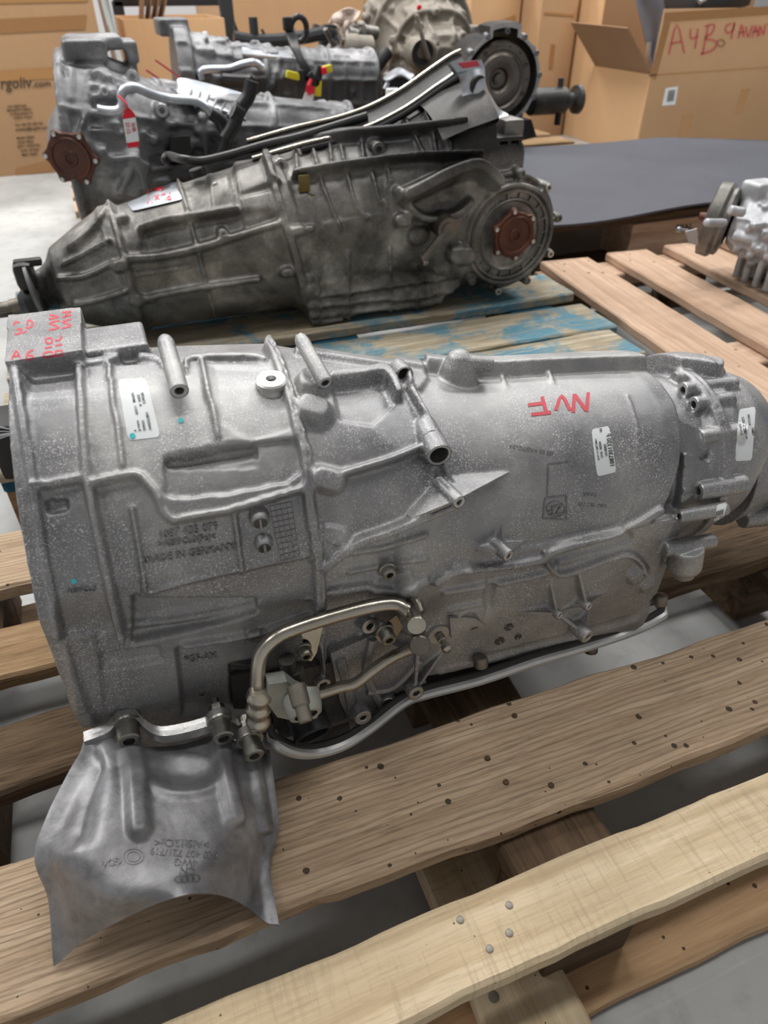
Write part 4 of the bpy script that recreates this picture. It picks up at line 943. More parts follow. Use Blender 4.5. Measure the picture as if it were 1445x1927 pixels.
nub(b, 404, 349, 7, .012, par=G2); nub(b, 418, 437, 8, .014, par=G2); nub(b, 526, 309, 11, .010, par=G2); nub(b, 708, 279, 12, .014, par=G2, mat='alu_brown'); nub(b, 782, 568, 7, .004, par=G2, mat='alu_brown')
for x, y in ((412, 590), (345, 600), (459, 574), (500, 572)):
    c = aty(x, y, 1.42); mb.cyl(c, (0, 0, 1), .06, .011, bev=.002)
cD = np.array([.812, 1.352, .291])   # differential with round side cover
mb.lathe(cD+np.array([0, .006, 0]), (0, 1, 0), [(0, .100), (.004, .106), (.02, .106), (.03, .118), (.12, .125), (.2, .125)], 72)
mb.tube([cD+np.array([.102*math.cos(t), .0, .102*math.sin(t)]) for t in np.linspace(0, 6.283, 49)], .005, 8, 1)
mb.tube([cD+np.array([.118*math.cos(t), .028, .118*math.sin(t)]) for t in np.linspace(0, 6.283, 49)], .006, 8, 1)
for k in range(10):
    t = k*.628+.2; mb.cyl(cD+np.array([.122*math.cos(t), .002, .122*math.sin(t)]), (0, 1, 0), .06, .010, bev=.002)
mb.box((.72, 1.46, .36), (.14, .16, .12), bev=.02); mb.box((.80, 1.45, .40), (.12, .12, .14), bev=.03)
mb.box((.70, 1.40, .29), (.07, .09, .16), rotm('Y', .3), bev=.015); mb.cyl((.705, 1.335, .262), (0, 1, 0), .08, .020, bev=.003)
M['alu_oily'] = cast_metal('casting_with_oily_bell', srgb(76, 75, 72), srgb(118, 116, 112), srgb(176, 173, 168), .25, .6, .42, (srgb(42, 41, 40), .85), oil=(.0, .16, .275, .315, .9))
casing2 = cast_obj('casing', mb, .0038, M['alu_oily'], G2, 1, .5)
for k in range(10):
    t = k*.628+.2; p = cD+np.array([.122*math.cos(t), .0, .122*math.sin(t)])
    MB().lathe(p, (0, 1, 0), [(.003, .0035), (0, .004), (0, .007), (.001, .008), (.003, .008)], 12, cap=False).build('cover_bolt', M['alu_machined'] if k % 2 else M['alu_brown'], G2)
# differential cover: rings, radial webs, rusty flange
MB().lathe(cD, (0, 1, 0), [(.012, .058), (.010, .066), (.002, .070), (.0, .073), (.002, .076), (.012, .078), (.012, .086), (.001, .088), (-.001, .093), (.004, .098), (.02, .1)], 72, cap=False).build('side_cover', M['alu_brown'], G2, label='ringed round differential cover')
for k in range(18):
    t = k*2*math.pi/18; MB().box(cD+np.array([.082*math.cos(t), .006, .082*math.sin(t)]), (.012, .010, .0025), rotm('Y', -t)).build('cover_web', M['alu_brown'], G2)
output_flange(G2, aty(969, 443, 1.325), (0, 1, .05), .056, M['rust'], rot=.35)
c = B2.hit(845, 433, .055); MB().lathe(c, (0, 1, .1), [(0, .0), (0, .010), (.001, .013), (.004, .013), (.005, .022), (.02, .024), (.05, .024)], 30, cap=False).build('selector_knob', M['tube_dk'], G2)
A = c+np.array([0, .006, 0]); Bq = B2.hit(797, 488, .035)
MB().tube([A, (A+Bq)/2, Bq], .009, 6, 1).build('selector_lever', M['tube_dk'], G2); MB().lathe(Bq, (0, -1, -.4), [(-.01, .006), (.014, .006), (.0145, .0045), (.012, .0035)], 14).build('lever_pin', M['tube'], G2)
c = B2.hit(572, 345, .012); MB().box(c, (.022, .008, .03), bev=.003).box(c+np.array([.012, -.002, -.035]), (.026, .004, .03), rotm('Y', .3), bev=.001).build('clip_bracket', plain('brass_plating', srgb(120, 108, 70), .35, .9), G2, label='brassy yellow clip bracket')
MB().lathe(c+np.array([.022, -.004, -.058]), (0, 1, 0), [(0, .010), (.002, .013), (.02, .013)], 20).build('rubber_foot', M['hole'], G2)
# open bell edge: dark shell, bright channel along the seam, torn foil and marked plate
SEAM = [(330, 312), (400, 302), (470, 288), (560, 262), (640, 243), (700, 222), (760, 190), (810, 155), (850, 128), (872, 117)]
P = np.array([atz(x, y, z)*0+aty(x, y, 1.50) for (x, y), z in zip(SEAM, [0]*10)])
Pc = catmull(P[2:], 5); o1 = np.array([0, -.018, -.012]); o2 = np.array([0, .016, .010])
MB().sheet([Pc+o1, Pc+o1+np.array([0, -.002, .006]), Pc+np.array([0, 0, .003]), Pc+o2+np.array([0, 0, .006]), Pc+o2], .0015).build('seam_channel', M['alu_black'], G2, label='dark channel along the top seam')
m_ = MB(); m_.tube(Pc+o1+np.array([0, -.003, .006]), .0035, 8, 1).tube(Pc+o2+np.array([0, 0, .008]), .0045, 8, 1).build('seam_edge', M['tube'], G2, label='bright metal edges of the channel')
Pd = catmull(P[3:], 4)+np.array([0, -.022, -.016]); MB().tube(Pd, .007, 10, 1).build('seam_hose', M['rubber'], G2, label='black trim strip under the channel')
bell = MB()
o_ = B2.L(.935, 0, 0); ax = B2.a
prof = []
ths = np.radians(np.linspace(48, 215, 60)); nr, up = B2.near, B2.up
bell.sheet([[o_+ax*h+(nr*math.cos(t)*min(1, .66+.34*(t-.8)) if t < 1.8 else o_*0+nr*math.cos(t))*r_+up*math.sin(t)*r_ if False else o_+ax*h+nr*math.cos(t)*r_+up*math.sin(t)*r_ for t in ths] for h, r_ in [(-.10, .196), (-.05, .214), (0, .224), (.012, .228), (.014, .215), (-.06, .19)]]).build('bell_edge', M['alu_black'], G2, label='oil-black edge of the bell housing')
q0 = [aty(x, y, 1.43) for x, y in ((846, 118), (906, 112), (912, 127), (862, 140))]
MB().prism(q0, (0, .012, -.004)).build('marked_plate', M['foil'], G2, label='bright plate with a pink paint mark')
MB().prism([aty(x, y, 1.428) for x, y in ((862, 119), (898, 114), (903, 124), (872, 129))], (0, .002, 0)).build('paint_mark', M['marker'], G2, label='pink paint mark')
gr = [[(862, 140), (878, 134), (895, 130), (912, 127)], [(868, 165), (885, 160), (900, 158), (915, 160)], [(872, 190), (890, 196), (908, 192), (926, 184)], [(884, 205), (898, 212), (915, 208), (940, 205)], [(905, 222), (918, 228), (932, 222), (957, 217)], [(915, 238), (924, 234), (934, 228), (940, 222)]]
gg = np.array([[aty(x, y, 1.42+.01*math.sin(i*1.7+j)) for j, (x, y) in enumerate(r_)] for i, r_ in enumerate(gr)])
gg = np.array([catmull(r_, 4) for r_ in gg]); gg = np.array([catmull(gg[:, j], 4) for j in range(gg.shape[1])]).transpose(1, 0, 2)
MB().sheet(gg, .001).build('torn_foil', M['foil'], G2, label='torn crumpled foil hanging from the bell edge')
c = aty(901, 161, 1.415); MB().lathe(c, (0, 1, .1), [(.004, .013), (0, .014), (-.001, .017), (.004, .018)], 24, cap=False).lathe(c+np.array([0, .001, 0]), (0, 1, .1), [(0, .0145), (.0005, .0003)], 24, cap=False).build('foil_hole', M['hole'], G2)
pb = MB(); c = aty(945, 292, 1.42); pb.box(c, (.062, .05, .008), bev=.002).box(c+np.array([0, 0, .034]), (.062, .05, .008), bev=.002)
for dx in (-.026, 0, .026): pb.box(c+np.array([dx, 0, .017]), (.008, .05, .03), bev=.002)
pb.build('slotted_lug', M['alu_black'], G2)
MB().box(aty(955, 245, 1.45), (.05, .06, .05), bev=.012).build('bell_lug', M['alu_brown'], G2)
# tail: splined shaft, seal, flange plate, lug
c = aty(52, 572, 1.47); MB().lathe(c, (-1, 0, -.10), [(-.03, .030), (.0, .030), (.006, .024), (.012, .020)], 28).build('shaft_seal', M['black'], G2)
MB().lathe(c, (-1, 0, -.10), [(.012, .015), (.03, .015), (.031, .013), (.14, .013), (.142, .011)], 24).build('splined_shaft', M['tube_dk'], G2, label='bare steel input shaft')
for k in range(16):
    t = k*6.283/16; p = c+np.array([-.035, .0133*math.cos(t), -.0035+.0133*math.sin(t)])
    MB().box(p+np.array([-.02, 0, -.002]), (.06, .002, .002), rotm('X', t)).build('spline', M['tube_dk'], G2)
rimc = aty(66, 545, 1.47)
MB().lathe(rimc, (-1, 0, -.1), [(-.004, .050), (-.003, .056), (.003, .056), (.004, .050)], 40).build('tail_flange', M['alu_grey'], G2, label='pale edge of the tail flange')
MB().box(aty(47, 516, 1.47), (.035, .05, .05), bev=.012).box(aty(52, 494, 1.47), (.05, .02, .014), bev=.005).build('tail_lug', M['alu_black'], G2)
# white label with red writing on the top edge
m2 = mapB(B2)
decal_quad('marked_label', [(238, 382), (334, 340), (346, 374), (250, 397)], m2, M['foil'], G2, off=.006, label='bare metal patch with red handwriting')
def red_text(txt, c, h, ang, wf=.9, mapper=m2, par=G2, off=.0072):
    a = R(ang); decal_text('red_writing', txt, c, (h*wf*math.cos(a), -h*wf*math.sin(a)), (-h*math.sin(a), -h*math.cos(a)), mapper, M['red'], par, .0004, off)
red_text('PL x V', (299, 372), 20, 190); red_text('CAR - 7', (292, 357), 11, 192)
# hose running over it
HS = [(318, 306), (310, 300), (318, 293), (345, 300), (380, 303), (430, 292), (500, 272), (560, 258), (620, 240), (690, 218)]
MB().tube([aty(x, y, 1.56) for x, y in HS[:3]]+[aty(x, y, 1.50) for x, y in HS[3:]], .008, 10, 5).build('hose', M['rubber'], G2, label='black hose lying along the top seam')
MB().tube([aty(x, y, 1.50) for x, y in ((368, 318), (372, 330))], .014, 10, 1).build('hose_clip', M['black'], G2)

# ---------------- generic far castings
def lumps(B, mbx, seed, n, size, xr=None, th=(-60, 130)):
    r = random.Random(seed); x0, x1 = xr or (B.x[0], B.x[-1])
    for _ in range(n):
        x = r.uniform(x0+.01, x1-.01); t = R(r.uniform(*th)); i = int(np.argmin(abs(B.x-x))); j = int(np.argmin(abs(B.th-t))); rr = B.r0[i, j]; p = B.L(x, rr*math.cos(t), rr*math.sin(t)); d = B.dirv(0, math.cos(t), math.sin(t))
        k = r.random(); s_ = size*r.uniform(.5, 1.2)
        if k < .45: mbx.cyl(p-d*.02, d, .02+s_*.6, s_*.42, bev=.002)
        elif k < .75: mbx.cyl(p-B.a*s_*1.2, B.a, s_*2.4, s_*.4, bev=.002)
        else: mbx.box(p, (s_*1.6, s_*.8, s_*.8), rotm('X', -t), bev=.004)
def ribs3(B, mbx, xs, ths, w=.005, h=.012):
    for x in xs:
        i = int(np.argmin(abs(B.x-x))); pts = [B.L(x, (B.r0[i, j]+h*.3)*math.cos(B.th[j]), (B.r0[i, j]+h*.3)*math.sin(B.th[j])) for j in range(0, len(B.th), max(1, len(B.th)//60))]
        pts.append(pts[0]); mbx.tube(pts, h*.7, 6, 1)
    for t in ths:
        j = int(np.argmin(abs(B.th-R(t)))); pts = [B.L(B.x[i], (B.r0[i, j]+h*.2)*math.cos(B.th[j]), (B.r0[i, j]+h*.2)*math.sin(B.th[j])) for i in range(2, len(B.x)-2, max(1, len(B.x)//24))]
        mbx.tube(pts, h*.55, 6, 1)

def tag_thing(name, label, hook, top, size, mapper_n, white=True, txt=None, ang=0):
    """hang tag: red loop, red collar, white card; hook/top pixels at distance mapper_n"""
    T_ = thing(name, tuple(aty(*top, mapper_n)), label, 'tag')
    w_, h_ = size; a = R(ang); ux = np.array([math.cos(a), -math.sin(a)]); dy = np.array([math.sin(a), math.cos(a)])
    def q(u, v, n=mapper_n): p = np.array(top)+ux*u+dy*v; return aty(p[0], p[1], n)
    MB().tube([aty(*hook, mapper_n+.02), aty((hook[0]*.4+top[0]*.6)+4, (hook[1]*.4+top[1]*.6), mapper_n), q(0, 3)], .0022, 6, 4).build('strap', M['red'], T_)
    MB().prism([q(-3, 0), q(3, 0), q(w_/2, 14), q(w_/2, 20), q(-w_/2, 20), q(-w_/2, 14)], (0, .002, 0)).build('collar', M['red'], T_, smooth=False)
    MB().prism([q(-w_/2, 20), q(w_/2, 20), q(w_/2, h_-10), q(-w_/2, h_-10)], (0, .002, 0)).build('card', M['paper'], T_, smooth=False)
    if txt:
        MB().prism([q(-w_/2, h_-10), q(w_/2, h_-10), q(w_/2-2, h_), q(-w_/2+2, h_)], (0, .002, 0)).build('tip', M['red'], T_, smooth=False)
        mp = lambda x, y, off=0.: aty(x, y, mapper_n-off)
        for k, line in enumerate(txt):
            c_ = np.array(top)+ux*(w_*.22-w_*.44*k)+dy*(h_*.5); e = dy*10; f_ = ux*10
            decal_text('red_writing', line, tuple(c_), (e[0], e[1]), (f_[0], f_[1]), mp, M['red'], T_, .0003, .0006)
    return T_

# ---------------- third gearbox (left, rusty flange, red tag)
G3 = thing('gearbox', (.25, 2.2, .144), 'clean silver gearbox at left with a rusty flange and a silver pipe', 'gearbox')
st3 = stations([(0, .215, 2.2), (.02, .215, 2.2), (.025, .20, 2.2), (.09, .195, 2.2), (.18, .165, 2.1), (.26, .135, 2), (.32, .125, 2), (.34, .135, 2.2), (.74, .110, 2.2), (.76, .09, 2)])
def r3(X, T):
    c, s_ = np.cos(T), np.sin(T); r = st3(X, 1)*(np.abs(c)**2.2+np.abs(s_)**2.2)**(-1/2.2)
    low = np.where(s_ < 0, .205/np.maximum(-s_, 1e-3), 9.); return np.minimum(r, low)
b = B3 = Body((-.035, 2.2, .385), (1, -.10, -.055), 0, .76, 210, r3, 220)
b.pad([(138, 130), (165, 125), (170, 215), (132, 218)], 4, 5)
for pts, w_, h_ in (([(133, 190), (135, 130), (145, 100)], 12, 9), ([(160, 225), (170, 140), (178, 95)], 6, 8), ([(165, 215), (215, 222), (250, 216)], 5, 8), ([(205, 123), (240, 132), (290, 116)], 8, 14), ([(175, 165), (225, 168)], 6, 12), ([(178, 182), (225, 188)], 5, 10), ([(170, 245), (230, 250)], 6, 9), ([(148, 258), (162, 215)], 6, 14), ([(290, 110), (330, 140), (370, 165)], 8, 12), ([(262, 130), (300, 160)], 7, 10)):
    b.rib(pts, w_, h_, edge=4)
b.pad([(175, 185), (222, 190), (220, 212), (172, 208)], -12, 5); b.pad([(170, 222), (228, 226), (228, 245), (170, 243)], -8, 5)
b.pad([(270, 300), (395, 250), (440, 280), (330, 330)], -10, 8)
mb = MB(); b.into(mb); lumps(b, mb, 3, 46, .030, (.05, .36)); lumps(b, mb, 4, 16, .022, (.36, .74)); ribs3(b, mb, (.335, .52, .74), (30, 60, -10))
nub(b, 247, 142, 9, .03, .06, par=G3); nub(b, 190, 145, 12, .03, .06, ax=(-.3, -1, 0), hole=False); nub(b, 206, 148, 7, .03, .05, par=G3); nub(b, 196, 170, 6, .02, par=G3); nub(b, 215, 174, 6, .02, par=G3); nub(b, 302, 205, 10, .03, .05, par=G3)
for p, s_ in (((158, 90, 2.18), (.10, .16, .045)), ((175, 78, 2.22), (.13, .16, .03)), ((245, 95, 2.2), (.03, .12, .05))):
    mb.box(aty(*p), s_, bev=.008)
fc = aty(133, 298, 1.98)
mb.lathe(fc+np.array([.01, .02, 0]), (.35, 1, .1), [(0, .045), (.03, .07), (.10, .095), (.2, .11)], 40)
mb.tube([aty(165, 262, 2.05), aty(190, 290, 2.0), aty(210, 300, 2.03), aty(260, 278, 2.06)], .022, 12, 4)
mb.prism([aty(x, y, 2.0) for x, y in ((205, 295), (265, 300), (285, 310), (262, 372), (225, 368), (208, 340))], (0, .10, 0))
mb.tube([aty(258, 296, 1.99), aty(225, 365, 1.99)], .008, 8, 1); mb.tube([aty(258, 296, 1.99), aty(275, 360, 1.99)], .008, 8, 1); mb.tube([aty(258, 296, 1.99), aty(208, 300, 1.99)], .008, 8, 1)
M['alu_half'] = cast_metal('casting_dark_low', srgb(90, 91, 94), srgb(128, 129, 132), srgb(180, 180, 182), .2, .55, .46, (srgb(70, 70, 70), .5), oil=(-.20, -.05, .34, .27, .7))  # near-black ramp, darker towards the bottom and away from the bell
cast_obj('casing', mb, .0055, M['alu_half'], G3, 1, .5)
output_flange(G3, fc, (.35, 1, .1), .066, M['rust'], rot=.1)
MB().box(aty(180, 320, 2.12), (.12, .12, .08), bev=.01).build('lower_cover', M['alu_black'], G3)
MB().tube([aty(x, y, 1.985) for x, y in ((183, 206), (200, 209), (222, 208), (230, 196), (228, 180), (236, 168), (255, 165), (285, 177), (320, 186), (365, 190), (385, 200), (398, 214))], .0105, 14, 5).build('coolant_pipe', M['foil'], G3, label='bent silver coolant pipe')
MB().tube([aty(x, y, 1.985) for x, y in ((396, 212), (410, 222), (420, 236), (425, 262), (418, 290))], .016, 12, 4).build('hose', M['rubber'], G3, label='black hose on the pipe end')
tp = [[(335, 165), (350, 152), (480, 185), (640, 228)], [(335, 180), (350, 172), (470, 210), (600, 246)], [(345, 195), (360, 192), (460, 226), (560, 258)]]
MB().sheet([catmull([aty(x, y, 2.16-.05*i) for x, y in r_], 6) for i, r_ in enumerate(tp)], .006).build('sump_cover', M['foil'], G3, label='long bright ribbed cover on top')
for k in range(14):
    t = k/13; p0 = aty(360+215*t, 170+58*t, 2.10); p1 = aty(352+200*t, 196+56*t, 2.05); MB().tube([p0, p1], .004, 6, 1).build('cover_rib', M['alu_grey'], G3)
MB().prism([aty(x, y, 2.02) for x, y in ((322, 258), (358, 256), (360, 300), (318, 305))], (0, .04, 0)).build('connector_block', M['black'], G3)
m_ = MB(); m3 = mapB(B3)
for pts in ([(292, 113), (330, 140), (345, 152)], [(275, 132), (300, 149), (315, 160)]): stroke(m_, pts, 3.5, m3, .02)
m_.build('pink_mark', M['marker'], G3, label='pink paint lines')
MB().tube([aty(x, y, 1.95) for x, y in ((474, 152), (468, 180), (452, 205), (440, 235), (424, 262))], .017, 12, 4).tube([aty(x, y, 1.95) for x, y in ((438, 205), (455, 215))], .022, 12, 1).build('corrugated_hose', M['rubber'], G3, label='thick black hose crossing the cover')
tag_thing('paper_tag', 'red and white paper tag hanging on the silver gearbox pipe at left', (222, 180), (240, 203), (24, 75), 1.95, txt=('SHB', '27.12'), ang=9)

# ---------------- fourth gearbox, behind the third
G4 = thing('gearbox', (.6, 2.9, .144), 'silver gearbox behind, with a wiring harness draped over it', 'gearbox')
st4 = stations([(0, .19, 2.2), (.05, .19, 2.2), (.055, .17, 2.2), (.20, .13, 2.2), (.28, .13, 2.2), (.70, .135, 3), (.72, .11, 3)])
def r4(X, T):
    c, s_ = np.cos(T), np.sin(T); return np.minimum(st4(X, 1)*(np.abs(c)**2.5+np.abs(s_)**2.5)**(-1/2.5), np.where(s_ < 0, .2/np.maximum(-s_, 1e-3), 9))
b = B4 = Body((.335, 2.9, .43), (1, -.05, -.05), 0, .72, 190, r4, 200)
mb = MB(); b.into(mb); lumps(b, mb, 11, 50, .030, (.06, .3)); lumps(b, mb, 12, 26, .024, (.3, .7)); ribs3(b, mb, (.30, .52, .70), (70, 45, 20, -10))
for k in range(6): ribs3(b, mb, (.34+k*.06,), (), h=.006)
mb.box(aty(322, 50, 2.9), (.10, .14, .05), bev=.008)
M['alu_half2'] = cast_metal('casting_dark_side', srgb(90, 91, 94), srgb(124, 125, 128), srgb(170, 170, 172), .2, .55, .46, (srgb(70, 70, 70), .5), oil=(-.30, -.05, .40, .32, .75))  # same near-black ramp, strongest low down and clear of the bell
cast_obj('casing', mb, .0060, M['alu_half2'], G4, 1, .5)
MB().tube([aty(x, y, 2.72) for x, y in ((380, 150), (378, 136), (392, 131), (430, 130), (455, 122), (478, 118), (494, 128))], .0125, 12, 5).build('coolant_pipe', M['foil'], G4, label='bent silver coolant pipe')
MB().tube([aty(x, y, 2.70) for x, y in ((418, 150), (450, 152), (470, 152), (476, 146))], .02, 10, 3).build('hose', M['rubber'], G4)
MB().sheet([[aty(455+195*u, 92+14*u, 2.84) for u in np.linspace(0, 1, 12)], [aty(456+190*u, 106+17*u, 2.78) for u in np.linspace(0, 1, 12)]], .008).build('top_cover', M['foil'], G4, label='bright upper cover of the gearbox')
# wiring harness with coloured plugs and a white tag
WH = thing('wiring_harness', tuple(aty(585, 150, 2.70)), 'black wiring harness with yellow plugs draped over the second-row gearbox', 'cable')
for k in range(5):
    d = k*3-6; MB().tube([aty(545+d, 55, 2.8), aty(552+d, 80, 2.72), aty(562+d*.6, 105, 2.68), aty(575+d, 130, 2.66), aty(580+d*1.6, 152, 2.66)], .007, 7, 4).build('cable', M['rubber'], WH)
MB().tube([aty(562+15*math.cos(t), 55+24*math.sin(t), 2.78) for t in np.linspace(0, 6.283, 16)], .010, 8, 1).build('cable_loop', M['rubber'], WH)
MB().box(aty(541, 45, 2.78), (.03, .03, .04), bev=.006).tube([aty(541, 45, 2.78), aty(548, 62, 2.78)], .008, 6, 1).build('plug', M['black'], WH)
M['yellow'] = plain('yellow_plastic', srgb(206, 196, 40), .4)
for x, y, mt in ((552, 142, 'yellow'), (611, 131, 'yellow'), (598, 165, 'yellow'), (566, 148, 'black'), (600, 140, 'black'), (590, 150, 'black')):
    MB().box(aty(x, y, 2.64), (.022, .02, .05), rotm('Y', x*.1), bev=.004).build('plug', M[mt], WH)
MB().box(aty(609, 133, 2.63), (.018, .02, .02), bev=.004).build('plug', M['red'], WH)
MB().tube([aty(585, 150, 2.63), aty(580, 165, 2.62), aty(583, 178, 2.62)], .006, 6, 2).build('strap', M['red'], WH)
T2 = thing('paper_tag', tuple(aty(580, 185, 2.62)), 'blank white tag with a red strap under the wiring harness', 'tag')
MB().prism([aty(x, y, 2.62) for x, y in ((575, 172), (592, 177), (583, 204), (566, 198))], (0, .003, 0)).build('card', M['paper'], T2, smooth=False)
MB().prism([aty(x, y, 2.615) for x, y in ((577, 160), (592, 163), (592, 177), (575, 173))], (0, .003, 0)).build('collar', M['red'], T2, smooth=False)

# ---------------- fifth: seen from its open bell, with the torque converter
G5 = thing('gearbox', (1.4, 2.75, .144), 'gearbox standing with its round dark torque converter facing the viewer beside the boxes', 'gearbox')
c5 = aty(942, 152, 2.72); a5 = np.array([.12, 1, .10]); a5 /= np.linalg.norm(a5); Rb = .1525
mb = MB(); n = 120
u5 = np.cross(a5, [0, 0, 1]); u5 /= np.linalg.norm(u5); v5 = np.cross(u5, a5)
def ringpts(rad, d): return [c5+a5*d+(u5*math.cos(t)+v5*math.sin(t))*rad(t) for t in np.linspace(0, 2*math.pi, n, endpoint=False)]
ro = lambda t: Rb*(1.03+.035*max(0, math.cos(9*t))**3)+(.026 if 1.25 < t < 1.95 else 0)
ri = lambda t: Rb*(.945)+(.022 if 1.3 < t < 1.9 else 0)
A_, B_, C_, D_ = ringpts(ro, 0), ringpts(ri, 0), ringpts(ri, .05), ringpts(lambda t: ro(t)*.94, .12)
mb.sheet([A_+[A_[0]], B_+[B_[0]]]); mb.sheet([B_+[B_[0]], C_+[C_[0]]]); mb.sheet([D_+[D_[0]], A_+[A_[0]]])
E_ = ringpts(lambda t: .11, .30); mb.sheet([E_+[E_[0]], D_+[D_[0]]])
mb.build('bell_housing', M['alu_black'], G5)
V = [p-a5*.0015 for p in A_]; W_ = [p-a5*.0015 for p in ringpts(lambda t: ri(t)*1.012, 0)]
MB().sheet([V+[V[0]], W_+[W_[0]]], .001).build('bell_rim', M['alu_machined'], G5, label='bright machined rim of the bell')
for k in range(13):
    t = k*.4833+.1; p = c5+(u5*math.cos(t)+v5*math.sin(t))*Rb*1.03
    MB().lathe(p-a5*.004, a5, [(.006, .003), (0, .0045), (0, .009), (.002, .010), (.03, .011)], 14, cap=False).build('rim_boss', M['alu_grey'], G5)
MB().lathe(c5+a5*.012, a5, [(h_, r_*1.125) for h_, r_ in [(.0, .0005), (0, .010), (.004, .012), (.004, .016), (.022, .018), (.022, .028), (.008, .032), (-.002, .040), (-.006, .055), (-.004, .072), (.002, .078), (.002, .084), (-.002, .088), (-.002, .108), (.006, .114), (.05, .116)]], 72, cap=False).build('torque_converter', M['tube_dk'], G5, label='dark round torque converter face')
for k in range(14):
    t = k*.4488; p = c5+a5*.0095+(u5*math.cos(t)+v5*math.sin(t))*.110; r_ = .0068 if k % 4 == 1 else .0032
    MB().lathe(p, a5, [(-.0006, r_*1.25), (-.0012, r_*1.1), (-.0005, r_), (.001, .0003)], 14, cap=False).build('converter_hole', M['hole'], G5)
q = aty(1035, 190, 2.85)
MB().cyl(q-np.array([.10, 0, 0]), (1, 0, 0), .17, .050, bev=.006).cyl(q+np.array([.04, 0, .03]), (0, 0, 1), .05, .012).cyl(q+np.array([.05, 0, -.09]), (0, 0, 1), .06, .014).build('side_drive', M['alu_black'], G5, label='black side drive housing')
MB().lathe(q+np.array([.06, 0, 0]), (1, 0, 0), [(0, .03), (.05, .026), (.06, .052), (.075, .055), (.08, .02)], 28).build('drive_flange', M['alu_black'], G5)
sm = MB(); sm.prism([aty(x, y, 2.74) for x, y in ((880, 235), (1000, 225), (1010, 258), (960, 270), (900, 272))], (0, .30, 0)); sm.box((c5[0]+.02, 2.90, .25), (.22, .3, .2), bev=.02)
sm.build('sump', M['alu_black'], G5)

# ---------------- sixth: dusty one seen end-on, behind
G6 = thing('gearbox', (1.45, 3.4, .144), 'tall dusty grey-brown gearbox seen end-on behind the torque converter one', 'gearbox')
st6 = stations([(0, .085, 2), (.015, .10, 2), (.02, .125, 2), (.12, .15, 2), (.13, .185, 2), (.28, .20, 2), (.30, .245, 2), (.5, .25, 2)])
def r6(X, T): return st6(X, 1)*(1+.03*np.cos(5*T))
class YBody(Body): pass
B6 = Body((1.47, 3.15, .43), (.12, 1, .18), 0, .5, 120, r6, 160, vis=(-179, 179))
mb = MB(); B6.into(mb); lumps(B6, mb, 21, 70, .045, (.04, .5), (-170, 170)); ribs3(B6, mb, (.13, .3), (10, 50, 90, 130, 170, -150, -40), h=.016)
mb.cyl(aty(800, 105, 3.12), (0, 1, .1), .1, .06, bev=.006)
mb.tube([aty(x, y, 3.1) for x, y in ((783, 25), (792, 60), (800, 90), (808, 115))], .010, 8, 3)
mb.box(aty(865, 65, 3.3), (.16, .1, .07), bev=.012)
cast_obj('casing', mb, .007, M['alu_dusty'], G6, 1, .5)
MB().lathe(aty(795, 100, 3.11), (0, 1, .1), [(0, .048), (.006, .042), (.008, .02), (.02, .018), (.021, .0003)], 32, cap=False).build('output_seal', M['hole'], G6)
MB().tube([aty(872, 50, 3.2), aty(874, 85, 3.2)], .007, 8, 1).build('breather_pipe', M['steel'], G6)
MB().lathe(aty(790, 14, 3.2), (0, 1, 0), [(0, .008), (.01, .01)], 12).build('paint_dot', M['red'], G6)

# ---------------- seventh: white-oxidised differential at the right edge
G7 = thing('differential', (1.55, 1.3, .144), 'white-oxidised differential with a grey drum on the tan pallet at the right edge', 'gearbox')
c7 = aty(1354, 415, 1.34); a7 = np.array([.62, -.78, -.10]); a7 /= np.linalg.norm(a7)
MB().lathe(c7-a7*.030, a7, [(0, .0005), (0, .030), (.002, .072), (.006, .082), (.030, .084), (.036, .080), (.038, .076), (.046, .076), (.050, .070), (.055, .05)], 56, cap=False).build('drive_drum', M['alu_brown'], G7, label='grey round drum on the end')
MB().lathe(c7-a7*.036, a7, [(-.012, .008), (.01, .012)], 16).build('centre_bolt', M['rust'], G7)
st7 = stations([(0, .045, 2), (.02, .062, 2), (.06, .07, 2), (.09, .082, 2), (.13, .095, 2), (.26, .10, 2), (.3, .08, 2)])
B7 = Body(c7+a7*.03, a7, 0, .30, 110, lambda X, T: st7(X, 1)*(1+.05*np.cos(3*T+.6)), 200)
mb = MB(); B7.into(mb); lumps(B7, mb, 31, 55, .022, (.02, .3)); ribs3(B7, mb, (.10, .16, .22), (70, 20, -30), h=.008)
mb.cyl(aty(1328, 419, 1.22), (1, .2, -.15), .07, .009, bev=.002); mb.box(aty(1430, 362, 1.30), (.07, .06, .05), bev=.008); mb.tube([aty(1372, 395, 1.25), aty(1400, 400, 1.24)], .011, 8, 1); mb.box(aty(1425, 424, 1.2), (.035, .02, .014), bev=.003)
for x, y in ((1385, 520), (1400, 530), (1420, 540), (1440, 548)): mb.cyl(atz(x, y, .156), (0, 0, 1), .06, .009, bev=.002)
mb.box(tuple(aty(1425, 520, 1.28)*np.array([1, 1, 0])+np.array([0, 0, .168])), (.09, .08, .036), bev=.008)
cast_obj('casing', mb, .0036, M['alu_white'], G7, 1, .4)
MB().prism([aty(x, y, 1.24) for x, y in ((1290, 436), (1312, 430), (1314, 462), (1296, 458))], (0, .003, 0)).build('bracket', M['foil'], G7)
MB().lathe(aty(1274, 432, 1.26), (1, 0, -.1), [(0, .003), (.002, .006), (.008, .006), (.010, .002), (.03, .002)], 12).build('bracket_pin', M['foil'], G7)

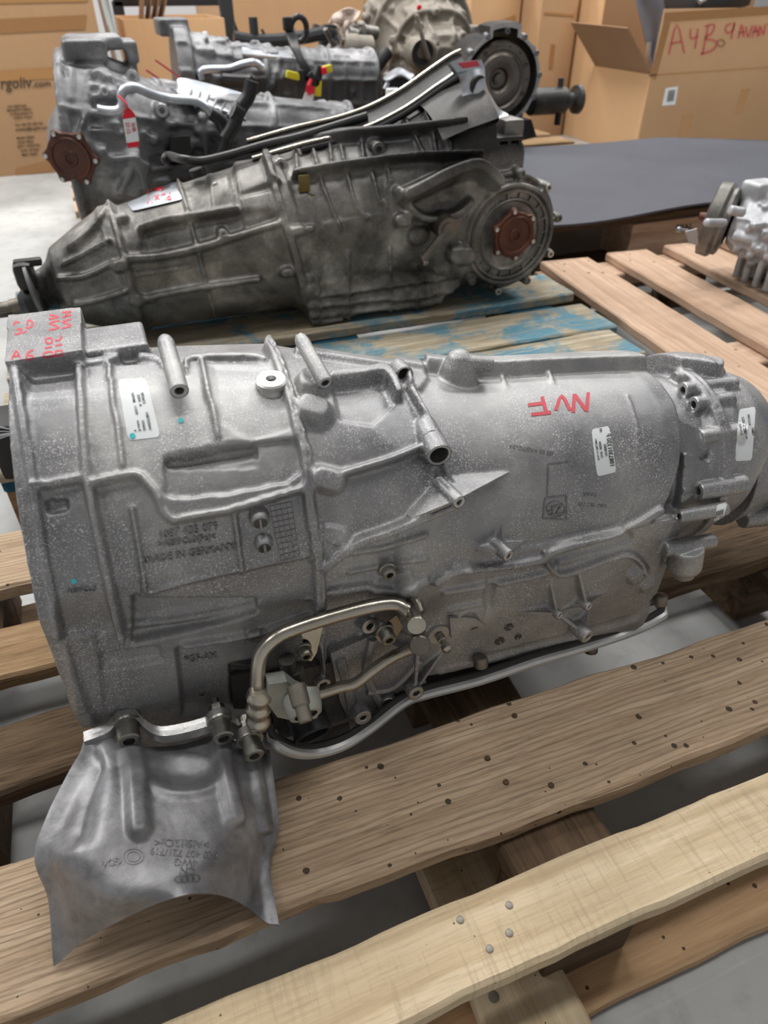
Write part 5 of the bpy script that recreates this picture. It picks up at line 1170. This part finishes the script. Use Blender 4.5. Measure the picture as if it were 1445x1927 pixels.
# ---------------- pallets and black sheet at the back
PD = thing('wooden_pallet', (.6, 2.5, 0), 'tan wooden pallet carrying the silver gearboxes in the back, stacked boards at its left end', 'pallet')
for (y0, y1) in ((1.95, 2.09), (2.14, 2.28), (2.34, 2.48), (2.54, 2.68), (2.74, 2.88), (2.94, 3.06), (3.14, 3.28)):
    board(PD, 'deck_board', -.08+rng.uniform(-.01, .01), .95, y0, y1, .122, .144, M['wood_tan'])
for x0, x1 in ((-.07, .03), (.4, .5), (.84, .94)):
    board(PD, 'stringer_board', x0, x1, 1.96, 3.27, .1, .122, M['wood_dark'], along='y')
    for y0, y1 in ((1.98, 2.1), (2.55, 2.67), (3.12, 3.26)): block(PD, x0, x1, y0, y1, 0, .1, M['wood_dark'])
PF = thing('wooden_pallet', (1.5, 3.2, 0), 'dark wooden pallet under the torque converter gearbox at the back', 'pallet')
for y0, y1 in ((2.62, 2.76), (2.82, 2.96), (3.02, 3.16), (3.22, 3.36), (3.42, 3.56)): board(PF, 'deck_board', .98, 2.1, y0, y1, .122, .144, M['wood_mid'])
for x0, x1 in ((.99, 1.09), (1.5, 1.6), (2.0, 2.1)):
    board(PF, 'stringer_board', x0, x1, 2.63, 3.55, .1, .122, M['wood_dark'], along='y')
    for y0, y1 in ((2.63, 2.75), (3.03, 3.15), (3.43, 3.55)): block(PF, x0, x1, y0, y1, 0, .1, M['wood_dark'])
M['sheet'] = (lambda t, v: t.out(t.mix(t.ramp(t.noise(v, 2.5, 5, .6), [(.35, 0.), (.7, .6)]), srgb(58, 60, 70), srgb(76, 79, 89)), .62, 0.0, t.bump(t.noise(v, 1.2, 2), .3, .03)))((nt := NT('dark_plastic_sheet')), nt.coord())
PE = thing('wooden_pallet', (1.8, 2.1, 0), 'wooden pallet hidden under the dark sheet, stamped block showing', 'pallet')
for y0, y1 in ((1.66, 1.80), (1.95, 2.09), (2.24, 2.38)): board(PE, 'deck_board', 1.0, 2.45, y0, y1, .185, .207, M['wood_dark'])
for x0, x1 in ((1.0, 1.1), (1.385, 1.70), (2.3, 2.44)):
    for y0, y1 in ((1.65, 1.78), (1.97, 2.07), (2.25, 2.37)): block(PE, x0, x1, y0, y1, .085, .185, M['wood_tan'] if x0 == 1.385 else M['wood_dark'])
board(PE, 'base_board', 1.0, 2.44, 1.65, 1.77, .0, .084, M['wood_dark'])
mp = lambda x, y, off=0.: aty(x, y, 1.649-off)
for k in range(3): decal_text('stamp', 'XXXXXX', (1286, 424+k*9), (8, -1.2), (0, -9), mp, M['hole'], PE, .0004, .0004) if False else None
decal_text('stamp', 'EPAL', (1288, 428), (15, -2), (1, -16), mp, M['hole'], PE, .0004, .0004)
SHT = thing('plastic_sheet', (1.9, 2.1, .21), 'dark grey flat plastic sheet lying over a pallet in front of the boxes', 'sheet')
sx = np.linspace(.98, 2.53, 26); sy = np.linspace(1.63, 2.57, 18)
G_ = np.array([[[x, min(y, 2.57-(max(0, x-2.2))*.75), .222+.004*math.sin(x*5+y*3)+.006*smst((1.8-y)/.17)*math.sin(x*9)] for x in sx] for y in sy])
MB().sheet(G_, .006).build('sheet', M['sheet'], SHT)

# ---------------- cardboard boxes
def carton(name, label, x0, x1, y0, y1, z0, z1, mat='card', open_top=False, group=None, parts=True):
    t = thing(name, ((x0+x1)/2, (y0+y1)/2, z0), label, 'box', group); th = .006
    for n_, c_, s_ in (('front_wall', ((x0+x1)/2, y0, (z0+z1)/2), (x1-x0, th, z1-z0)), ('back_wall', ((x0+x1)/2, y1, (z0+z1)/2), (x1-x0, th, z1-z0)),
                     ('side_wall', (x0, (y0+y1)/2, (z0+z1)/2), (th, y1-y0, z1-z0)), ('side_wall', (x1, (y0+y1)/2, (z0+z1)/2), (th, y1-y0, z1-z0))):
        MB().box(c_, s_, bev=.002).build(n_, M[mat], t)
    if not open_top: MB().box(((x0+x1)/2, (y0+y1)/2, z1), (x1-x0, y1-y0, th), bev=.002).build('lid', M[mat], t)
    MB().box(((x0+x1)/2, (y0+y1)/2, z0+.004), (x1-x0, y1-y0, th), bev=.001).build('base', M[mat], t)
    return t
def patch(par, name, px, n, mat, label=None, off=.005): return MB().prism([aty(x, y, n-off) for x, y in px], (0, .001, 0)).build(name, M[mat], par, smooth=False, label=label)
CA = carton('cardboard_box', 'big brown cardboard box at the left edge with printed web address', -1.2, .155, 3.95, 4.9, 0, 1.1)
patch(CA, 'tape', [(-60, 39), (163, 28), (160, 55), (-60, 66)], 3.95, 'tape_dk'); patch(CA, 'tape', [(-60, 136), (143, 124), (140, 146), (-60, 156)], 3.95, 'tape')
patch(CA, 'tape', [(30, 318), (100, 300), (100, 322), (30, 331)], 3.95, 'tape_dk')
patch(CA, 'tape', [(-60, 0), (165, -6), (165, 3), (-60, 8)], 3.95, 'tape')
for y in (80, 72): pass
mpA = lambda x, y, off=0.: aty(x, y, 3.9465-off)
M['print'] = plain('dark_box_print', srgb(84, 66, 50), .7)
def ptext(par, txt, c, h, ang, mapper, mat='print', wf=1., sh=0): 
    a = R(ang); decal_text('printing', txt, c, (h*wf*math.cos(a), -h*wf*math.sin(a)), (h*sh-h*math.sin(a), -h*math.cos(a)), mapper, M[mat], par, .001, .001)
ptext(CA, 'rgoliv', (30, 157), 30, 3, mpA, wf=.88); ptext(CA, '.com', (78, 158), 18, 3, mpA)
for txt, c, h in (('P.W. BERTANA', (32, 200), 6), ('MAGAZYN CZESCI', (36, 207), 6), ('ul. Przemyslowa 12', (40, 214), 6), ('Krakow, Poland', (43, 221), 6), ('Tel +48 772 450 761', (55, 234), 7), ('contact@argoliv.com', (60, 242), 8), ('Model: 2206A', (48, 259), 6.5), ('Color: Black', (48, 267), 6.5), ('QTY: 1 PCS/CTN', (54, 275), 6.5), ('G.W.: 29 KGS', (56, 283), 6.5), ('MEA: 72X52', (56, 291), 6.5)):
    ptext(CA, txt, c, h, 4, mpA, wf=.9)
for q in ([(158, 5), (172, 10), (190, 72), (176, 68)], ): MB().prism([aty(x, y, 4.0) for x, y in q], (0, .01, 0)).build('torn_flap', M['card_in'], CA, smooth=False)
CB = carton('cardboard_box', 'small open cardboard box behind the silver gearbox, loose flaps inside', .30, .80, 4.4, 4.95, 0, .578, 'card2', True)
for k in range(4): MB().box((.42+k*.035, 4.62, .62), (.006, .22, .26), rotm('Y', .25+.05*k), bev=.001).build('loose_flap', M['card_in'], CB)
CC = carton('cardboard_box', 'very wide cardboard container filling the back behind the gearboxes', 1.0, 2.75, 5.6, 6.6, 0, 1.3, 'card')
patch(CC, 'edge_crease', [(685, 0), (687, 0), (686, 60), (684, 60)], 5.6, 'card_in')
CD = carton('cardboard_box', 'taped brown carton between the torque converter and the open red-marked box', 2.42, 2.64, 3.95, 4.6, 0, .9, 'card')
patch(CD, 'tape', [(1037, 83), (1045, 84), (1040, 130), (1032, 129)], 3.95, 'tape_dk'); patch(CD, 'tape', [(1024, 22), (1080, 27), (1080, 31), (1024, 27)], 3.95, 'tape')
CE = carton('cardboard_box', 'light brown carton standing behind the torque converter', 2.1, 2.40, 4.15, 4.8, 0, .9, 'card2')
patch(CE, 'tape', [(930, 42), (970, 28), (971, 44), (932, 68)], 4.15, 'tape')
X0, Y0, Y1 = 2.668, 3.278, 3.752
CF = thing('cardboard_box', (3.3, 3.6, 0), 'large open cardboard box with red handwriting and a barcode label on its front', 'box')
MB().box(((X0+4.1)/2, Y0, .3125), (4.1-X0, .007, .625), bev=.002).build('front_wall', M['card'], CF)
MB().box((X0, (Y0+Y1)/2, .182), (.007, Y1-Y0, .364), bev=.002).build('side_wall', M['card2'], CF)
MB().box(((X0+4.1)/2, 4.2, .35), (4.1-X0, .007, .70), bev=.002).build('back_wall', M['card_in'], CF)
MB().box((X0, (Y1+4.2)/2, .35), (.007, 4.2-Y1, .70), bev=.002).build('side_wall', M['card2'], CF)
MB().box(((X0+4.1)/2, (Y0+4.2)/2, .01), (4.1-X0, 4.2-Y0, .007)).build('base', M['card'], CF)
h0, h1 = np.array([X0, Y0, .364]), np.array([X0, Y1, .364]); o0, o1 = aty(1180, 53, Y0-.01), aty(1073, 42, Y1)
MB().prism([h0, h1, o1, o0], (.006, 0, .002)).build('folded_flap', M['card_in'], CF, smooth=False, label='side flap folded outwards')
patch(CF, 'tape', [(1251, 24), (1500, 8), (1500, 24), (1249, 42)], Y0, 'tape_dk'); patch(CF, 'tape', [(1249, 43), (1262, 43), (1234, 150), (1222, 145)], Y0, 'tape_dk')
patch(CF, 'tape', [(1285, 218), (1305, 216), (1295, 262), (1275, 262)], Y0, 'tape'); patch(CF, 'tape', [(1396, 168), (1412, 166), (1396, 215), (1383, 214)], Y0, 'tape')
patch(CF, 'tape', [(1220, 141), (1500, 122), (1500, 124), (1220, 143)], Y0, 'tape')
patch(CF, 'barcode_label', [(1253, 166), (1276, 163), (1270, 197), (1246, 199)], Y0, 'paper', 'white barcode label')
for k in range(6): patch(CF, 'bar', [(1258-k*.6, 171+k*3.6), (1271-k*.6, 169.6+k*3.6), (1270.6-k*.6, 171.4+k*3.6), (1257.6-k*.6, 172.8+k*3.6)], Y0, 'ink', off=.007)
mpF = lambda x, y, off=0.: aty(x, y, Y0-.005-off)
m_ = MB()
for pts in ([(1259, 102), (1274, 46), (1288, 100)], [(1263, 82), (1282, 78)], [(1300, 54), (1300, 72), (1314, 68)], [(1314, 54), (1308, 92)], [(1333, 48), (1322, 103)], [(1326, 50), (1344, 46), (1340, 62), (1326, 72), (1348, 78), (1342, 94), (1318, 102)],
        [(1376, 44), (1366, 50), (1368, 62), (1380, 56), (1382, 42), (1376, 74)], [(1390, 72), (1396, 46), (1400, 70)], [(1391, 62), (1402, 60)], [(1404, 50), (1408, 70), (1416, 48)], [(1416, 70), (1422, 48), (1426, 68)], [(1417, 60), (1427, 58)], [(1429, 68), (1430, 48), (1437, 66), (1440, 46)], [(1444, 46), (1456, 44)], [(1450, 45), (1450, 66)]):
    stroke(m_, pts, 2.4, mpF, .003)
m_.build('red_handwriting', M['marker'], CF, label='red handwriting on the box front')
ptext(CF, 'O', (1357, 82), 22, 0, mpF, mat='card_in')
# plastic trim parts sticking out of that box
M['greyp'] = plain('grey_plastic', srgb(112, 116, 126), .35); M['darkp'] = plain('dark_plastic', srgb(44, 46, 50), .35)
KA = thing('trim_panel', (2.8, 3.5, .4), 'curved grey plastic panel sticking out of the red-marked box', 'car part')
gp = [[(1195, -5), (1215, -8), (1243, -8)], [(1200, 20), (1222, 18), (1250, 18)], [(1210, 60), (1228, 58), (1243, 58)], [(1216, 90), (1228, 92), (1236, 95)], [(1219, 115), (1225, 125), (1230, 132)]]
gg = np.array([[aty(x, y, 3.45-.02*math.sin(j*2+i)) for j, (x, y) in enumerate(r_)] for i, r_ in enumerate(gp)]); gg = np.array([catmull(r_, 4) for r_ in gg]); gg = np.array([catmull(gg[:, j], 4) for j in range(gg.shape[1])]).transpose(1, 0, 2)
MB().sheet(gg, .004).build('panel', M['greyp'], KA)
MB().tube([aty(x, y, 3.42) for x, y in ((1221, 80), (1219, 105), (1223, 128))], .012, 8, 3).build('bracket', M['foil'], KA)
KB = thing('trim_panel', (3.0, 3.5, .45), 'dark plastic part with a silver highlight inside the red-marked box', 'car part')
MB().box(aty(1330, 2, 3.5), (.36, .25, .10), rotm('Y', -.15), bev=.03).build('body', M['darkp'], KB); MB().tube([aty(1316, 4, 3.36), aty(1328, -4, 3.36)], .012, 8, 2).build('silver_trim', M['foil'], KB)
KC = thing('trim_panel', (2.3, 4.9, .5), 'white and grey bodywork panels leaning at the very back', 'car part')
MB().prism([aty(x, y, 4.9) for x, y in ((880, -20), (950, -20), (945, 60), (900, 62), (862, 110), (880, 40))], (0, .03, 0)).build('white_panel', plain('white_paint', srgb(214, 214, 208), .4), KC)
MB().prism([aty(x, y, 4.88) for x, y in ((818, -20), (876, -20), (892, 12), (884, 55), (845, 60))], (0, .03, 0)).build('grey_panel', M['greyp'], KC)
# clutter between the gearboxes
for k, (x, y, n_, s_, mt, nm, lb, ct) in enumerate(((612, 70, 3.85, .05, 'darkp', 'bracket', 'black bracket among the loose parts behind the harness', 'bracket'), (470, 70, 3.75, .04, 'darkp', 'plastic_duct', 'long black plastic duct behind the second-row gearbox', 'duct'))):
    t = thing(nm, tuple(aty(x, y, n_)), lb, ct); r = random.Random(k+50); m_ = MB()
    if nm == 'plastic_duct':
        m_.tube([aty(440, 70, n_), aty(470, 76, n_), aty(520, 76, n_), aty(570, 70, n_), aty(610, 62, n_)], .028, 10, 4).prism([aty(442, 40, n_), aty(450, 62, n_), aty(470, 82, n_), aty(440, 84, n_)], (0, .02, 0)).cyl(aty(480, 78, n_), (0, 0, 1), .09, .02).cyl(aty(470, 78, n_)*np.array([1, 1, 0])+np.array([0, 0, .01]), (0, 0, 1), .42, .015).cyl(aty(600, 66, n_)*np.array([1, 1, 0])+np.array([0, 0, .37]), (0, 0, 1), .06, .015)
        m_.tube([aty(492, 55, n_), aty(502, 72, n_)], .006, 6, 1)
    else:
        for _ in range(9): m_.box(aty(x+r.uniform(-22, 22), y+r.uniform(-20, 22), n_+r.uniform(-.1, .1)), (r.uniform(.04, .12), .05, r.uniform(.02, .05)), rotm('Y', r.uniform(-1, 1)), bev=.005)
    if nm == 'bracket': p_ = aty(x, y, n_); m_.box((p_[0], p_[1], (p_[2]+.36)/2), (.06, .05, p_[2]-.36), bev=.004)
    m_.build('body', M[mt], t)
ML = thing('mechatronic_unit', tuple(aty(675, 90, 3.2)), 'small pale metal motor with a blue plug between the gearboxes', 'car part')
MB().lathe(aty(645, 92, 3.1), (1, 0, 0), [(0, .045), (.002, .05), (.06, .05), (.062, .045), (.12, .042)], 24).build('motor', M['alu_dusty'], ML)
MB().box(aty(661, 108, 3.02), (.03, .02, .024), bev=.004).build('blue_plug', plain('blue_plug', srgb(70, 120, 200), .4), ML)
m_ = MB(); r = random.Random(9)
for _ in range(26): m_.cyl(aty(r.uniform(628, 700), r.uniform(52, 130), 3.2+r.uniform(-.08, .15)), (r.uniform(-1, 1), r.uniform(-1, 1), r.uniform(-1, 1)), r.uniform(.04, .10), r.uniform(.008, .024), bev=.002)
m_.build('bracketry', M['alu_brown'], ML)
m_ = MB()
for _ in range(14): m_.cyl(aty(r.uniform(632, 700), r.uniform(90, 150), 3.15+r.uniform(-.08, .1)), (r.uniform(-1, 1), .3, r.uniform(-1, 1)), r.uniform(.05, .12), r.uniform(.01, .03), bev=.002)
m_.build('black_bracketry', M['black'], ML)
CR = thing('parts_crate', (1.45, 3.85, 0), 'black plastic crate under the loose small parts at the back', 'crate')
for c_, s_ in (((1.45, 3.71, .18), (1.1, .012, .36)), ((1.45, 4.0, .18), (1.1, .012, .36)), ((.9, 3.855, .18), (.012, .30, .36)), ((2.0, 3.855, .18), (.012, .30, .36)), ((1.45, 3.855, .355), (1.1, .30, .012))):
    MB().box(c_, s_, bev=.003).build('crate_wall', M['darkp'], CR)
RG = thing('rag', tuple(aty(655, 40, 3.0)), 'pale pinkish rag draped over the small parts in the back', 'cloth')
rg = [[(618, 42), (630, 26), (655, 14), (678, 22)], [(622, 46), (638, 36), (655, 28), (672, 36)], [(632, 48), (642, 46), (650, 48), (655, 50)], [(638, 58), (642, 60), (646, 62), (650, 62)], [(645, 68), (647, 70), (650, 70), (652, 68)]]
gg = np.array([[aty(x, y, 3.02+.02*math.sin(2.3*i+3*j)) for j, (x, y) in enumerate(q_)] for i, q_ in enumerate(rg)]); gg = np.array([catmull(r_, 4) for r_ in gg]); gg = np.array([catmull(gg[:, j], 4) for j in range(gg.shape[1])]).transpose(1, 0, 2)
MB().sheet(gg, .003).build('cloth', plain('pale_rag', srgb(222, 204, 190), .9), RG)
CP = thing('metal_cap', tuple(aty(750, 145, 2.6)), 'crumpled silver cover with a white lid near the torque converter', 'car part')
m_ = MB(); gq = [[aty(724+52*u+3*math.sin(7*v), 140-9*math.sin(3.1*u)+14*v+2*math.sin(9*u), 2.6-.1*v) for u in np.linspace(0, 1, 14)] for v in np.linspace(0, 1, 8)]; m_.sheet(gq, .004).build('crumpled_cover', M['foil'], CP)
MB().cyl(aty(738, 185, 2.5), (0, 0, 1), .03, .022, bev=.003).build('white_lid', M['paper'], CP); MB().box(aty(748, 165, 2.6), (.09, .08, .07), bev=.01).box(aty(748, 165, 2.6)*np.array([1, 1, 0])+np.array([0, .03, .23]), (.06, .06, .17), bev=.008).build('bracket', M['black'], CP); MB().tube([aty(724, 168, 2.52), aty(730, 155, 2.52)], .007, 8, 1).build('pin', M['foil'], CP)
FR = thing('steel_rack', (.86, 4.6, 0), 'black steel rack post behind the small open box', 'rack')
MB().box((.875, 4.7, .33), (.07, .05, .66), bev=.003).build('post', M['darkp'], FR); MB().box((.62, 5.05, .64), (.62, .05, .05), bev=.003).build('rail', M['darkp'], FR); MB().box((.33, 5.05, .32), (.06, .05, .64), bev=.003).build('post', M['darkp'], FR)
EN = thing('engine_part', (.6, 5.1, .67), 'heap of silver engine parts on the black rack behind the small box', 'car part')
m_ = MB(); r = random.Random(4)
for _ in range(40): m_.cyl((r.uniform(.4, .98), 5.05+r.uniform(-.06, .06), .735+r.uniform(0.01, .05)), (r.uniform(-1, 1), r.uniform(-1, 1), r.uniform(-.5, .5)), r.uniform(.04, .1), r.uniform(.01, .025), bev=.003)
m_.build('body', M['alu_grey'], EN)
WP = thing('plastic_film', (.25, 4.2, 0), 'strip of whitish plastic film hanging beside the big box', 'film')
gq = [[(.20+.05*u+.01*math.sin(5*v), 4.3+.02*math.sin(6*u+4*v), .02+.85*v) for u in np.linspace(0, 1, 8)] for v in np.linspace(0, 1, 12)]; MB().sheet(gq, .002).build('film', plain('whitish_film', srgb(190, 196, 196), .3), WP)
# loose bits on the boards and the floor
for x, y, z_, nm in ((1218, 560, .146, 'chip'), (1084, 615, .146, 'chip'), (1365, 552, .146, 'chip')): pass
